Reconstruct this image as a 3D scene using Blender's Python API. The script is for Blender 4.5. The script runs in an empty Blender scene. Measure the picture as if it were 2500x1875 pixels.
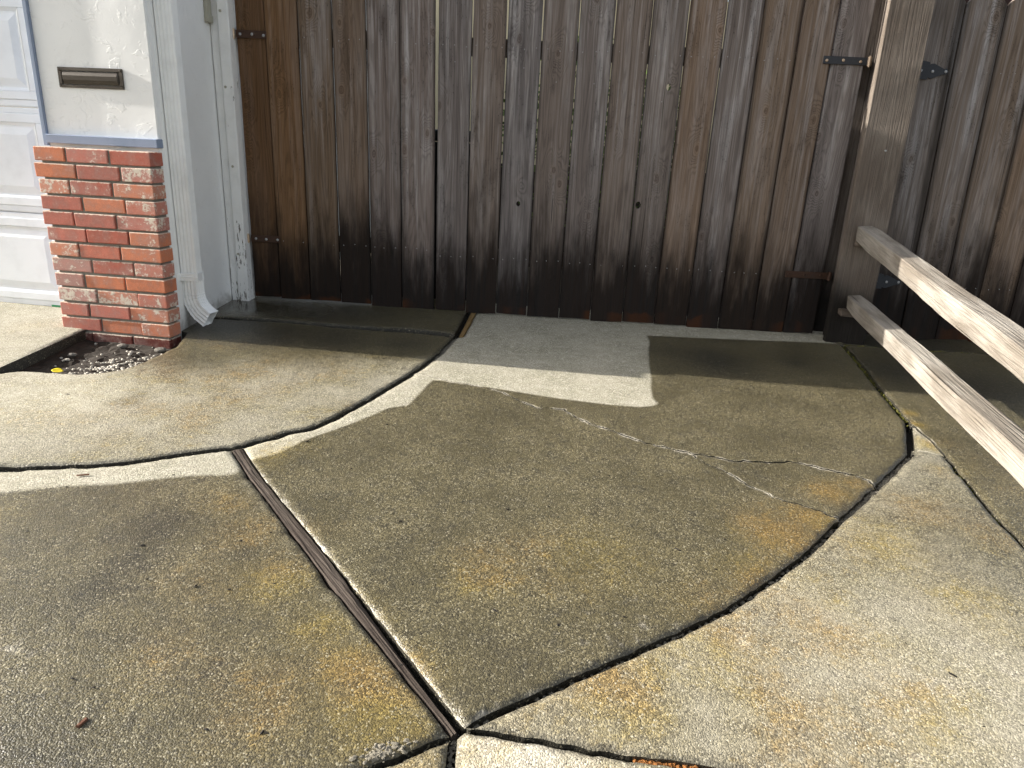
import bpy, bmesh, math, random
import numpy as np
from mathutils import Vector, Matrix, noise as mnoise
from mathutils.geometry import delaunay_2d_cdt

SC = bpy.context.scene
COL = SC.collection
random.seed(7)

# ------------------------------------------------------------------ camera
FPX = 1733.0                                   # focal length in pixels of a 2500 px wide frame (24 mm phone lens)
CAM_Z = 0.957
_p, _y, _r = (math.radians(a) for a in (18.53, -1.076, -2.732))
_f = np.array([math.sin(_y)*math.cos(_p), math.cos(_y)*math.cos(_p), -math.sin(_p)])
_rt = np.array([math.cos(_y), -math.sin(_y), 0.0])
_dn = np.cross(_f, _rt)
RT = math.cos(_r)*_rt + math.sin(_r)*_dn
DN = -math.sin(_r)*_rt + math.cos(_r)*_dn
FW = _f
cam_data = bpy.data.cameras.new('camera')
cam_data.sensor_width = 36.0
cam_data.lens = FPX/2500*36
cam_data.clip_start = 0.02
cam_data.clip_end = 400
cam = bpy.data.objects.new('camera', cam_data)
COL.objects.link(cam)
cam.matrix_world = Matrix(((RT[0], -DN[0], -FW[0], 0), (RT[1], -DN[1], -FW[1], 0),
                           (RT[2], -DN[2], -FW[2], CAM_Z), (0, 0, 0, 1)))
SC.camera = cam

# ------------------------------------------------------------------ light
SUN_ELEV = math.radians(21.0)
SUN_DIR = Vector((-1.0, 0.075, 0.0)).normalized()      # towards the sun, on the ground plan
world = bpy.data.worlds.new('World')
SC.world = world
world.use_nodes = True
wn = world.node_tree
sky = wn.nodes.new('ShaderNodeTexSky')
sky.sky_type = 'NISHITA'
sky.sun_disc = False
sky.sun_elevation = SUN_ELEV
sky.sun_rotation = math.atan2(SUN_DIR.x, SUN_DIR.y)
sky.air_density = 1.0
sky.dust_density = 3.0
sky.ozone_density = 1.0
bg = wn.nodes['Background']
bg.inputs['Strength'].default_value = 0.115
haze_sat = wn.nodes.new('ShaderNodeHueSaturation')           # thin high cloud: a paler sky all over
haze_sat.inputs['Saturation'].default_value = 0.38
wn.links.new(sky.outputs[0], haze_sat.inputs['Color'])
wn.links.new(haze_sat.outputs[0], bg.inputs['Color'])
sun_data = bpy.data.lights.new('sun', 'SUN')
sun_data.energy = 5.0
sun_data.angle = math.radians(0.55)
sun_data.color = (1.0, 0.945, 0.86)
sun = bpy.data.objects.new('sun', sun_data)
COL.objects.link(sun)
to_sun = Vector((SUN_DIR.x*math.cos(SUN_ELEV), SUN_DIR.y*math.cos(SUN_ELEV), math.sin(SUN_ELEV)))
sun.rotation_euler = to_sun.to_track_quat('Z', 'Y').to_euler()
sun.location = (-6, 4, 6)
SC.view_settings.view_transform = 'Standard'
SC.view_settings.look = 'None'
SC.view_settings.exposure = 1.22
SC.view_settings.gamma = 1.0
SC.render.engine = 'CYCLES'
SC.cycles.use_denoising = True
SC.cycles.adaptive_threshold = 0.03
SC.cycles.max_bounces = 4
SC.cycles.diffuse_bounces = 3
SC.cycles.caustics_reflective = False
SC.cycles.caustics_refractive = False
SC.cycles.sample_clamp_indirect = 4

# ------------------------------------------------------------------ plan of the place
def gz(x, y):                                  # the driveway falls gently away from the gate
    return -0.009*x + 0.03*(y-4.0)
def ray(u, v):
    return RT*((u-1250)/FPX) + DN*((v-937.5)/FPX) + FW
def G(u, v):                                   # survey of the driveway: photo point to plan coordinates
    r = ray(u, v)
    t = (-CAM_Z-0.12)/(r[2]+0.009*r[0]-0.03*r[1])
    return (r[0]*t, r[1]*t)
def atY(u, v, d):
    r = ray(u, v); t = d/r[1]
    return Vector((r[0]*t, d, r[2]*t+CAM_Z))
def atX(u, v, x):
    r = ray(u, v); t = x/r[0]
    return Vector((x, r[1]*t, r[2]*t+CAM_Z))

# ------------------------------------------------------------------ object helpers
def link(o, parent=None):
    COL.objects.link(o)
    if parent is not None:
        o.parent = parent
    return o
def tag(o, label=None, cat=None, group=None, kind=None):
    if label: o['label'] = label
    if cat: o['category'] = cat
    if group: o['group'] = group
    if kind: o['kind'] = kind
    return o
def thing(name, label, cat, loc=(0, 0, 0), rot=(0, 0, 0), group=None):
    o = bpy.data.objects.new(name, None)
    o.empty_display_size = 0.05
    link(o)
    o.location = loc; o.rotation_euler = rot
    return tag(o, label, cat, group)
def obj(name, me, m, parent=None, loc=None, rot=None, color=None, smooth=False):
    if isinstance(me, bmesh.types.BMesh):
        bm = me
        me = bpy.data.meshes.new(name)
        bm.normal_update(); bm.to_mesh(me); bm.free()
    me.materials.clear()
    if m: me.materials.append(m)
    if smooth:
        me.polygons.foreach_set('use_smooth', [True]*len(me.polygons))
    o = link(bpy.data.objects.new(name, me), parent)
    if loc is not None: o.location = loc
    if rot is not None: o.rotation_euler = rot
    if color is not None: o.color = color
    return o
def BM():
    return bmesh.new()
def box(bm, x0, x1, y0, y1, z0, z1, bev=0.0, seg=1, jit=0.0, mat=None):
    c = ((x0+x1)/2, (y0+y1)/2, (z0+z1)/2)
    M = Matrix.Translation(c) @ Matrix.Diagonal((x1-x0, y1-y0, z1-z0, 1))
    if mat is not None: M = mat @ M
    r = bmesh.ops.create_cube(bm, size=1.0, matrix=M)
    vs = r['verts']
    if bev > 0:
        es = list({e for v in vs for e in v.link_edges})
        b = bmesh.ops.bevel(bm, geom=es, offset=bev, segments=seg, profile=0.6, affect='EDGES')
        vs = b['verts']
    if jit:
        for v in {v for v in vs if v.is_valid}:
            v.co += Vector((random.uniform(-jit, jit), random.uniform(-jit, jit), random.uniform(-jit, jit)))
    return bm
def disc(bm, c, r, h, axis='Y', n=10, dome=0.4):
    # a low domed rivet / screw head standing off along -axis
    rings = [(1.0, 0.0), (1.0, h*dome), (0.72, h*0.85), (0.0, h)]
    loops = []
    for rr, hh in rings:
        if rr == 0.0:
            loops.append([bm.verts.new(Vector(c)+Vector((0, -hh, 0)))]); continue
        loops.append([bm.verts.new(Vector(c)+Vector((math.cos(a)*r*rr, -hh, math.sin(a)*r*rr)))
                      for a in (2*math.pi*k/n for k in range(n))])
    for a, b in zip(loops, loops[1:]):
        for k in range(n):
            if len(b) == 1: bm.faces.new((a[k], a[(k+1) % n], b[0]))
            else: bm.faces.new((a[k], a[(k+1) % n], b[(k+1) % n], b[k]))
    return bm

# ------------------------------------------------------------------ material helpers
class Mat:
    def __init__(s, name):
        s.m = bpy.data.materials.new(name); s.m.use_nodes = True
        s.t = s.m.node_tree; s.p = s.t.nodes['Principled BSDF']
        s._tc = None; s._oi = None
    def n(s, t, **k):
        n = s.t.nodes.new('ShaderNode'+t)
        for a, b in k.items(): setattr(n, a, b)
        return n
    def L(s, sock, v):
        if isinstance(v, bpy.types.NodeSocket): s.t.links.new(v, sock)
        elif isinstance(v, (tuple, list)):
            d = sock.default_value
            sock.default_value = tuple(v)+((1.0,) if len(d) == 4 and len(v) == 3 else ())
        else: sock.default_value = v
    def tc(s, k='Object'):
        if s._tc is None: s._tc = s.n('TexCoord')
        return s._tc.outputs[k]
    def pos(s):
        return s.n('NewGeometry').outputs['Position']
    def oi(s, k):
        if s._oi is None: s._oi = s.n('ObjectInfo')
        return s._oi.outputs[k]
    def attr(s, name):
        return s.n('Attribute', attribute_name=name).outputs['Fac']
    def math(s, op, a, b=0.0, clamp=False):
        n = s.n('Math', operation=op, use_clamp=clamp)
        s.L(n.inputs[0], a); s.L(n.inputs[1], b)
        return n.outputs[0]
    def vmath(s, op, a, b=(0, 0, 0)):
        n = s.n('VectorMath', operation=op)
        s.L(n.inputs[0], a); s.L(n.inputs[1], b)
        return n.outputs[0]
    def comb(s, x, y, z):
        n = s.n('CombineXYZ')
        for i, v in enumerate((x, y, z)): s.L(n.inputs[i], v)
        return n.outputs[0]
    def sep(s, v):
        n = s.n('SeparateXYZ'); s.L(n.inputs[0], v)
        return n.outputs
    def noise(s, v, scale=1.0, detail=2.0, rough=0.5, dist=0.0, col=False):
        n = s.n('TexNoise')
        s.L(n.inputs['Vector'], v); n.inputs['Scale'].default_value = scale
        n.inputs['Detail'].default_value = detail; n.inputs['Roughness'].default_value = rough
        n.inputs['Distortion'].default_value = dist
        return n.outputs['Color' if col else 'Fac']
    def vor(s, v, scale=1.0, feat='F1', out='Distance', dims='3D', rnd=1.0):
        n = s.n('TexVoronoi', feature=feat, voronoi_dimensions=dims)
        s.L(n.inputs['Vector'], v); n.inputs['Scale'].default_value = scale
        n.inputs['Randomness'].default_value = rnd
        return n.outputs[out]
    def mr(s, v, a, b, c=0.0, d=1.0, smooth=True):
        n = s.n('MapRange', interpolation_type='SMOOTHSTEP' if smooth else 'LINEAR')
        s.L(n.inputs[0], v)
        for i, q in enumerate((a, b, c, d)): s.L(n.inputs[i+1], q)
        return n.outputs[0]
    def mix(s, f, a, b, mode='MIX'):
        n = s.n('Mix', data_type='RGBA', blend_type=mode)
        s.L(n.inputs[0], f); s.L(n.inputs[6], a); s.L(n.inputs[7], b)
        return n.outputs[2]
    def scale(s, c, f):                        # colour times number
        n = s.n('VectorMath', operation='SCALE')
        s.L(n.inputs[0], c); s.L(n.inputs['Scale'], f)
        return n.outputs[0]
    def bump(s, h, strength=0.5, dist=0.01, prev=None):
        n = s.n('Bump'); n.inputs['Strength'].default_value = strength
        n.inputs['Distance'].default_value = dist; s.L(n.inputs['Height'], h)
        if prev is not None: s.L(n.inputs['Normal'], prev)
        return n.outputs[0]
    def out(s, col=None, rough=None, normal=None, metal=None, spec=None):
        if col is not None: s.L(s.p.inputs['Base Color'], col)
        if rough is not None: s.L(s.p.inputs['Roughness'], rough)
        if normal is not None: s.L(s.p.inputs['Normal'], normal)
        if metal is not None: s.L(s.p.inputs['Metallic'], metal)
        if spec is not None: s.L(s.p.inputs['Specular IOR Level'], spec)
        return s.m

# ------------------------------------------------------------------ materials
def make_concrete():
    b = Mat('concrete')
    P = b.pos()
    wetd = b.attr('wet'); lich = b.attr('lichen'); dark = b.attr('dark'); pale = b.attr('pale'); edge = b.attr('edge')
    n1 = b.noise(P, 4.5, 5, 0.62); n2 = b.noise(P, 24, 4, 0.65); n3 = b.noise(P, 95, 2, 0.6)
    grain = b.noise(P, 420, 2, 0.7)
    vn = b.n('TexVoronoi'); b.L(vn.inputs['Vector'], P); vn.inputs['Scale'].default_value = 285
    grit = vn.outputs['Distance']; cs = b.sep(vn.outputs['Color'])
    c1 = b.math('SUBTRACT', n1, 0.5); c2 = b.math('SUBTRACT', n2, 0.5)
    # wetness with a crisp, slightly ragged rim
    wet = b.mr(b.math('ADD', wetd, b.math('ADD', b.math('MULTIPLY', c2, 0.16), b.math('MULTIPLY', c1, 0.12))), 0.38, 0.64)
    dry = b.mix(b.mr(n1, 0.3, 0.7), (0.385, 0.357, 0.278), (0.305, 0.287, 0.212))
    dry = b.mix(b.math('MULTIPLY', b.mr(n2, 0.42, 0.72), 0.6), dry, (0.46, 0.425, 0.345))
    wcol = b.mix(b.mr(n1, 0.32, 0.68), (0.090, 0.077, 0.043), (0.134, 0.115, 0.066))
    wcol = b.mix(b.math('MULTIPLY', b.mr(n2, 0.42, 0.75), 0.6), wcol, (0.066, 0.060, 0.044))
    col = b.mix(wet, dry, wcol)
    # pale patches, oil, mould and deepened shade, lichen
    pl = b.mr(b.math('ADD', pale, b.math('ADD', b.math('MULTIPLY', c2, 1.2), b.math('MULTIPLY', c1, 0.5))), 0.30, 0.85)
    col = b.mix(b.math('MULTIPLY', b.math('MULTIPLY', pl, 0.85), b.mr(pale, 0.02, 0.12)), col, (0.56, 0.515, 0.42))
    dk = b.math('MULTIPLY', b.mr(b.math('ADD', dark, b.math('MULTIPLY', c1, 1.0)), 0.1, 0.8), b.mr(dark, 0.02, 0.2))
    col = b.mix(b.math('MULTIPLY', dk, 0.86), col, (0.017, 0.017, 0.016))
    ln = b.noise(P, 30, 5, 0.75)
    lc = b.mr(b.math('ADD', lich, b.math('ADD', b.math('MULTIPLY', b.math('SUBTRACT', ln, 0.5), 2.2), b.math('MULTIPLY', c1, 1.3))), 0.30, 0.95)
    lc = b.math('MULTIPLY', lc, b.mr(lich, 0.02, 0.2))
    lcol = b.mix(b.mr(b.noise(P, 2.2, 2), 0.42, 0.6), (0.37, 0.275, 0.070), (0.37, 0.235, 0.070))
    lcol = b.mix(wet, lcol, b.scale(lcol, 0.62))
    col = b.mix(b.math('MULTIPLY', b.mr(b.math('ADD', lich, b.math('MULTIPLY', c1, 0.5)), 0.0, 0.9), 0.36), col, lcol)     # broad yellowing
    col = b.mix(b.math('MULTIPLY', lc, 0.52), col, lcol)
    # edges keep dirt and moss
    ed = b.math('MULTIPLY', b.mr(b.math('ADD', edge, b.math('MULTIPLY', b.math('SUBTRACT', n3, 0.5), 0.8)), 0.5, 0.95), 0.55)
    col = b.mix(ed, col, (0.05, 0.046, 0.036))
    # exposed sand: every grain its own tone
    wear = b.mr(b.math('ADD', n1, b.math('MULTIPLY', c2, 0.8)), 0.25, 0.75, 0.60, 1.25)      # worn smooth here, sandy there
    g3 = b.math('POWER', cs[0], 2.2)
    gv = b.math('ADD', b.math('MULTIPLY', g3, b.math('MULTIPLY', b.mr(wet, 0, 1, 0.75, 1.25), wear)), b.math('MULTIPLY', grain, b.math('MULTIPLY', wear, 0.9)))
    col = b.scale(col, b.math('ADD', b.math('SUBTRACT', 1.0, b.math('MULTIPLY', wear, b.mr(wet, 0, 1, 0.67, 0.86))), gv))
    spk = b.mr(cs[1], 0.925, 0.965)
    col = b.mix(b.math('MULTIPLY', b.math('MULTIPLY', spk, wear), 0.7), col, b.mix(wet, (0.66, 0.61, 0.50), (0.40, 0.36, 0.25)))
    pit = b.mr(cs[2], 0.93, 0.98)
    col = b.mix(b.math('MULTIPLY', pit, 0.6), col, (0.03, 0.027, 0.02))
    h = b.math('ADD', b.math('MULTIPLY', grit, -0.8), b.math('ADD', b.math('MULTIPLY', grain, 0.7), b.math('MULTIPLY', n3, 1.0)))
    nb = b.bump(h, 0.75, 0.0018)
    pud = b.attr('puddle')
    wp = b.math('MULTIPLY', pud, 0.95)
    rough = b.mix(wp, b.mr(wet, 0, 1, 0.85, 0.30), (0.05, 0.05, 0.05))
    col = b.mix(b.math('MULTIPLY', pud, 0.5), col, (0.035, 0.033, 0.028))
    nm = b.n('Mix', data_type='VECTOR')
    b.L(nm.inputs[0], wp); b.L(nm.inputs[4], nb); b.L(nm.inputs[5], b.n('NewGeometry').outputs['Normal'])
    return b.out(col, rough, nm.outputs[1], spec=b.mr(wet, 0, 1, 0.3, 0.5))

def make_wood():
    # weathered gate boards; object colour rgb = wood tint, alpha = how silvered
    b = Mat('weathered_wood')
    rnd = b.oi('Random'); oc = b.oi('Color'); oa = b.oi('Alpha')
    x, y, z = b.sep(b.tc())
    r1 = b.math('MULTIPLY', rnd, 61.0); r2 = b.math('MULTIPLY', rnd, 143.0)
    X = b.math('ADD', x, r1); Z = b.math('ADD', z, r2)
    low = b.noise(b.comb(b.math('MULTIPLY', X, 8.0), b.math('MULTIPLY', y, 8), b.math('MULTIPLY', Z, 0.42)), 1.0, 2, 0.5)
    wob = b.math('MULTIPLY', b.math('SUBTRACT', b.noise(b.comb(b.math('MULTIPLY', X, 22), y, b.math('MULTIPLY', Z, 9)), 1.0, 2), 0.5), 0.16)
    kn = b.n('TexVoronoi', voronoi_dimensions='2D'); kn.inputs['Scale'].default_value = 1.0
    b.L(kn.inputs['Vector'], b.comb(b.math('MULTIPLY', X, 5.2), b.math('MULTIPLY', Z, 2.7), 0.0))
    kc = b.sep(kn.outputs['Color'])
    kd = b.math('ADD', b.math('ADD', kn.outputs['Distance'], wob), b.mr(kc[0], 0.36, 0.50, 0.0, 0.8))
    k = b.math('POWER', 2.718, b.math('MULTIPLY', b.math('MULTIPLY', kd, kd), -26.0))
    H = b.math('ADD', b.math('MULTIPLY', low, 1.3), b.math('MULTIPLY', k, 0.42))
    ring = b.math('SINE', b.math('MULTIPLY', H, 120.0))
    ringm = b.mr(ring, -0.2, 1.0)
    fine = b.noise(b.comb(b.math('MULTIPLY', X, 330), b.math('MULTIPLY', y, 330), b.math('MULTIPLY', Z, 6)), 1.0, 3, 0.6)
    mid = b.noise(b.comb(b.math('MULTIPLY', X, 55), b.math('MULTIPLY', y, 55), b.math('MULTIPLY', Z, 1.1)), 1.0, 4, 0.6)
    wide = b.noise(b.comb(b.math('MULTIPLY', X, 14), b.math('MULTIPLY', y, 14), b.math('MULTIPLY', Z, 0.9)), 1.0, 3, 0.55)
    blot = b.noise(b.comb(b.math('MULTIPLY', X, 10), y, b.math('MULTIPLY', Z, 2.4)), 1.0, 4, 0.65)
    high = b.mr(b.math('ADD', z, b.math('MULTIPLY', b.math('SUBTRACT', wide, 0.5), 0.9)), 0.35, 1.7, 0.45, 1.15)
    grey = b.math('MULTIPLY', b.mr(b.math('ADD', b.math('MULTIPLY', wide, 0.62), b.math('MULTIPLY', mid, 0.55)), 0.50, 0.72), b.math('MULTIPLY', oa, high), True)
    silver = b.mix(b.mr(blot, 0.4, 0.65), (0.215, 0.190, 0.176), (0.37, 0.35, 0.345))
    col = b.mix(grey, oc, silver)
    col = b.mix(b.mr(blot, 0.5, 0.75), col, b.scale(oc, 0.55))
    col = b.scale(col, b.math('MAXIMUM', b.math('SUBTRACT', b.math('ADD', b.math('MULTIPLY', fine, 0.85), b.math('MULTIPLY', mid, 0.85)), -0.12), 0.2))
    col = b.scale(col, b.mr(b.math('ABSOLUTE', x), 0.074, 0.094, 1.22, 0.52))
    rk = b.math('MULTIPLY', ringm, b.math('ADD', 0.20, b.math('MULTIPLY', k, 0.38)))
    col = b.scale(col, b.math('SUBTRACT', 1.12, rk))
    halo = b.mr(kd, 0.15, 0.04)
    col = b.mix(b.math('MULTIPLY', halo, 0.6), col, b.scale(oc, 1.75))
    core = b.math('MULTIPLY', b.mr(kd, 0.085, 0.03), b.mr(b.math('SINE', b.math('MULTIPLY', kd, 190.0)), -1.0, 1.0, 0.45, 1.0))
    col = b.mix(b.math('MULTIPLY', core, 0.62), col, (0.045, 0.026, 0.015))
    # checks: fine dark splits along the grain
    chk = b.mr(b.noise(b.comb(b.math('MULTIPLY', X, 160), b.math('MULTIPLY', y, 160), b.math('MULTIPLY', Z, 1.6)), 1.0, 1), 0.30, 0.22)
    col = b.mix(b.math('MULTIPLY', chk, 0.8), col, (0.02, 0.016, 0.013))
    # insect / nail specks
    spv = b.vor(b.comb(b.math('MULTIPLY', X, 60), b.math('MULTIPLY', Z, 28), 0.0), 1.0, dims='2D')
    sp = b.math('MULTIPLY', b.mr(spv, 0.10, 0.06), b.mr(blot, 0.5, 0.6))
    col = b.mix(b.math('MULTIPLY', sp, 0.8), col, (0.02, 0.015, 0.012))
    # rising damp: black mildew climbing unevenly from the wet concrete, orange rot at the very foot
    dn = b.noise(b.comb(b.math('MULTIPLY', X, 11), y, b.math('MULTIPLY', Z, 2.0)), 1.0, 4, 0.6)
    dz = b.math('ADD', b.math('SUBTRACT', z, b.math('MULTIPLY', b.math('SUBTRACT', dn, 0.5), 1.0)), b.math('MULTIPLY', b.math('SUBTRACT', b.math('FRACT', b.math('MULTIPLY', rnd, 17.3)), 0.55), 0.17))
    damp = b.mr(dz, 0.70, 0.16)
    col = b.mix(b.math('MULTIPLY', damp, 0.95), col, b.mix(b.mr(mid, 0.4, 0.7), (0.015, 0.010, 0.008), (0.006, 0.0058, 0.006)))
    rot = b.math('MULTIPLY', b.mr(b.math('SUBTRACT', z, b.math('MULTIPLY', b.math('SUBTRACT', b.noise(b.comb(b.math('MULTIPLY', X, 9), 0.0, 0.0), 1.0, 2), 0.5), 0.12)), 0.07, 0.05), b.mr(b.noise(b.comb(b.math('MULTIPLY', X, 4), 0.0, 0.0)), 0.48, 0.6))
    col = b.mix(b.math('MULTIPLY', rot, 0.6), col, (0.085, 0.030, 0.010))
    h = b.math('ADD', b.math('MULTIPLY', fine, 0.5), b.math('MULTIPLY', ringm, -0.35))
    h = b.math('SUBTRACT', h, b.math('MULTIPLY', chk, 0.8))
    nb = b.bump(h, 0.55, 0.002)
    return b.out(col, b.mr(damp, 0, 1, 0.85, 0.6), nb, spec=0.12)

def make_rail_wood(name, c1, c2, axis=2, damp=False, turn=0.0):
    b = Mat(name)
    vec = b.tc()
    if turn:
        vr = b.n('VectorRotate', rotation_type='Z_AXIS'); b.L(vr.inputs['Vector'], vec); vr.inputs['Angle'].default_value = turn; vec = vr.outputs[0]
    s = list(b.sep(vec)); L = s.pop(axis); a, c = s
    rnd = b.math('MULTIPLY', b.oi('Random'), 40.0)
    def sv(k, kl): return b.comb(b.math('ADD', b.math('MULTIPLY', a, k), rnd), b.math('MULTIPLY', c, k), b.math('MULTIPLY', L, kl))
    low = b.noise(sv(14, 0.45), 1.0, 2, 0.5)
    ring = b.mr(b.math('SINE', b.math('MULTIPLY', low, 90)), -0.3, 1.0)
    fine = b.noise(sv(260, 2.5), 1.0, 3, 0.6)
    saw = b.noise(b.comb(b.math('MULTIPLY', a, 25), b.math('MULTIPLY', c, 25), b.math('MULTIPLY', L, 260)), 1.0, 2)
    blot = b.noise(sv(9, 2.5), 1.0, 4, 0.6)
    col = b.mix(b.mr(blot, 0.35, 0.65), c1, c2)
    col = b.scale(col, b.math('ADD', 0.55, b.math('MULTIPLY', fine, 0.9)))
    col = b.scale(col, b.math('SUBTRACT', 1.03, b.math('MULTIPLY', ring, 0.12)))
    chk = b.mr(b.noise(sv(80, 0.9), 1.0, 1), 0.29, 0.23)
    col = b.mix(b.math('MULTIPLY', chk, 0.75), col, (0.03, 0.024, 0.018))
    rough = 0.8
    if damp:
        dz = b.math('SUBTRACT', L, b.math('MULTIPLY', b.math('SUBTRACT', blot, 0.5), 0.5))
        d = b.mr(dz, 0.46, 0.16)
        col = b.mix(b.math('MULTIPLY', d, 0.93), col, (0.010, 0.009, 0.008))
    h = b.math('ADD', b.math('MULTIPLY', fine, 0.8), b.math('ADD', b.math('MULTIPLY', ring, -0.4), b.math('MULTIPLY', saw, 0.25)))
    h = b.math('SUBTRACT', h, chk)
    return b.out(col, rough, b.bump(h, 0.8, 0.004), spec=0.12)

def make_brick():
    b = Mat('painted_brick')
    oc = b.oi('Color'); oa = b.oi('Alpha'); rnd = b.math('MULTIPLY', b.oi('Random'), 90.0)
    x, y, z = b.sep(b.tc())
    V = b.vmath('ADD', b.tc(), b.comb(rnd, rnd, rnd))
    n1 = b.noise(V, 14, 4, 0.6); n2 = b.noise(V, 60, 5, 0.7); n3 = b.noise(V, 220, 3, 0.6)
    col = b.mix(b.mr(n1, 0.35, 0.7), oc, b.scale(oc, 0.62))
    col = b.mix(b.math('MULTIPLY', b.mr(n2, 0.45, 0.75), 0.35), col, (0.50, 0.27, 0.20))
    col = b.scale(col, b.math('ADD', 0.72, b.math('MULTIPLY', n3, 0.56)))
    # remains of old white paint, heavier on some bricks
    pn = b.math('ADD', b.math('MULTIPLY', n1, 0.55), b.math('MULTIPLY', n2, 0.55))
    res = b.mr(b.math('ADD', pn, b.math('MULTIPLY', oa, 0.17)), 0.69, 0.76)
    haze = b.mr(b.math('ADD', n1, b.math('MULTIPLY', oa, 0.30)), 0.45, 0.9)
    col = b.mix(b.math('MULTIPLY', haze, 0.42), col, (0.68, 0.46, 0.40))
    col = b.mix(b.math('MULTIPLY', res, 0.85), col, (0.72, 0.66, 0.55))
    # lime and grazing sunlight painted on the upper arris
    top = b.math('MULTIPLY', b.mr(b.math('ADD', z, b.math('MULTIPLY', b.math('SUBTRACT', n2, 0.5), 0.012)), 0.0265, 0.0295), b.mr(n2, 0.35, 0.5))
    col = b.mix(b.math('MULTIPLY', top, 0.75), col, (0.70, 0.62, 0.50))
    h = b.math('ADD', n3, b.math('ADD', b.math('MULTIPLY', n2, 1.2), b.math('MULTIPLY', res, 0.5)))
    return b.out(col, 0.85, b.bump(h, 0.6, 0.002), spec=0.25)

def make_stucco(name, col):
    b = Mat(name)
    P = b.pos()
    w = b.vmath('ADD', P, b.vmath('MULTIPLY', b.noise(P, 4, 3, 0.5, col=True), (0.25, 0.25, 0.25)))
    skip = b.noise(b.vmath('MULTIPLY', w, (1.0, 1.0, 1.7)), 9, 5, 0.62)
    ridge = b.mr(skip, 0.56, 0.60)
    ridge2 = b.mr(b.noise(w, 17, 4, 0.6), 0.60, 0.63)
    fine = b.noise(P, 130, 3, 0.6)
    c = b.mix(b.mr(b.noise(P, 3, 4, 0.6), 0.4, 0.8), col, tuple(q*0.93 for q in col))
    z = b.sep(P)[2]
    dirt = b.math('MULTIPLY', b.mr(b.math('ADD', z, b.math('MULTIPLY', b.math('SUBTRACT', skip, 0.5), 0.25)), 0.10, 0.0), 0.6)
    c = b.mix(dirt, c, (0.20, 0.185, 0.15))
    crack = b.mr(b.noise(w, 28, 2, 0.5), 0.30, 0.26)
    c = b.mix(b.math('MULTIPLY', crack, 0.12), c, (0.3, 0.29, 0.27))
    h = b.math('ADD', b.math('MULTIPLY', ridge, 1.0), b.math('ADD', b.math('MULTIPLY', ridge2, 0.5), b.math('MULTIPLY', fine, 0.25)))
    nb = b.bump(h, 0.35, 0.003)
    nb = b.bump(b.noise(P, 2.5, 2), 0.3, 0.03, nb)
    return b.out(c, 0.75, nb, spec=0.25)

def make_paint(name, col, peel=0.0, rough=0.5, under=(0.16, 0.14, 0.12), grain=True):
    b = Mat(name)
    P = b.pos()
    st = b.vmath('MULTIPLY', P, (60, 60, 2.0))
    f = b.noise(st, 1.0, 4, 0.6)
    n = b.noise(P, 9, 4, 0.6)
    c = b.mix(b.mr(n, 0.4, 0.8), col, tuple(q*0.9 for q in col))
    spots = b.mr(b.vor(P, 55), 0.09, 0.05)
    spots = b.math('MULTIPLY', spots, b.mr(b.noise(P, 7, 2), 0.52, 0.6))
    c = b.mix(b.math('MULTIPLY', spots, 0.35), c, (0.35, 0.34, 0.33))
    h = f
    if peel:
        pm = b.noise(b.vmath('MULTIPLY', P, (40, 40, 7)), 1.0, 5, 0.7)
        z = b.sep(P)[2]
        low = b.mr(z, 0.55, 0.0, 0.0, 0.11)
        p = b.mr(b.math('ADD', pm, low), 0.735-peel, 0.75-peel)
        c = b.mix(p, c, under)
        h = b.math('SUBTRACT', h, p)
    return b.out(c, rough, b.bump(h, 0.35 if grain else 0.06, 0.0015), spec=0.35)

def make_metal(name, col, rust=0.5, rough=0.55, metal=0.3):
    b = Mat(name)
    P = b.pos()
    n = b.noise(P, 60, 5, 0.7); n2 = b.noise(P, 14, 3)
    r = b.mr(b.math('ADD', b.math('MULTIPLY', n, 0.6), b.math('MULTIPLY', n2, 0.5)), 0.75-rust*0.5, 0.95-rust*0.5)
    c = b.mix(r, col, (0.062, 0.032, 0.020))
    c = b.scale(c, b.math('ADD', 0.7, b.math('MULTIPLY', b.noise(P, 200, 2), 0.6)))
    return b.out(c, rough, b.bump(n, 0.3, 0.001), metal=metal, spec=0.4)

def make_plain(name, col, rough=0.7, var=0.25, sc=40.0, metal=0.0, bump=0.3):
    b = Mat(name)
    P = b.pos()
    n = b.noise(P, sc, 4, 0.65)
    c = b.scale(b.mix(0.0, col, col), b.math('ADD', 1.0-var, b.math('MULTIPLY', n, 2*var)))
    return b.out(c, rough, b.bump(n, bump, 0.003), metal=metal, spec=0.3)

M = {}
_a, _b = G(563, 1097), G(1097, 1793); TURN1 = math.pi/2-math.atan2(_b[1]-_a[1], _b[0]-_a[0])
_a, _b = G(1112, 821), G(1162, 722); TURN2 = math.pi/2-math.atan2(_b[1]-_a[1], _b[0]-_a[0])
M['concrete'] = make_concrete()
M['wood'] = make_wood()
M['post'] = make_rail_wood('post_wood', (0.135, 0.110, 0.090), (0.205, 0.174, 0.146), 2, True)
M['rail'] = make_rail_wood('rail_wood', (0.175, 0.152, 0.125), (0.29, 0.265, 0.230), 1)
M['rail_dark'] = make_rail_wood('divider_wood', (0.060, 0.047, 0.038), (0.095, 0.077, 0.063), 1, False, TURN1)
M['strip2'] = make_rail_wood('short_divider_wood', (0.20, 0.125, 0.05), (0.26, 0.17, 0.075), 1, False, TURN2)
M['frame_v'] = make_rail_wood('rear_post_wood', (0.10, 0.082, 0.070), (0.15, 0.128, 0.112), 2, True)
M['frame'] = make_rail_wood('frame_wood', (0.11, 0.085, 0.065), (0.16, 0.13, 0.105), 0)
M['brick'] = make_brick()
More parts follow.
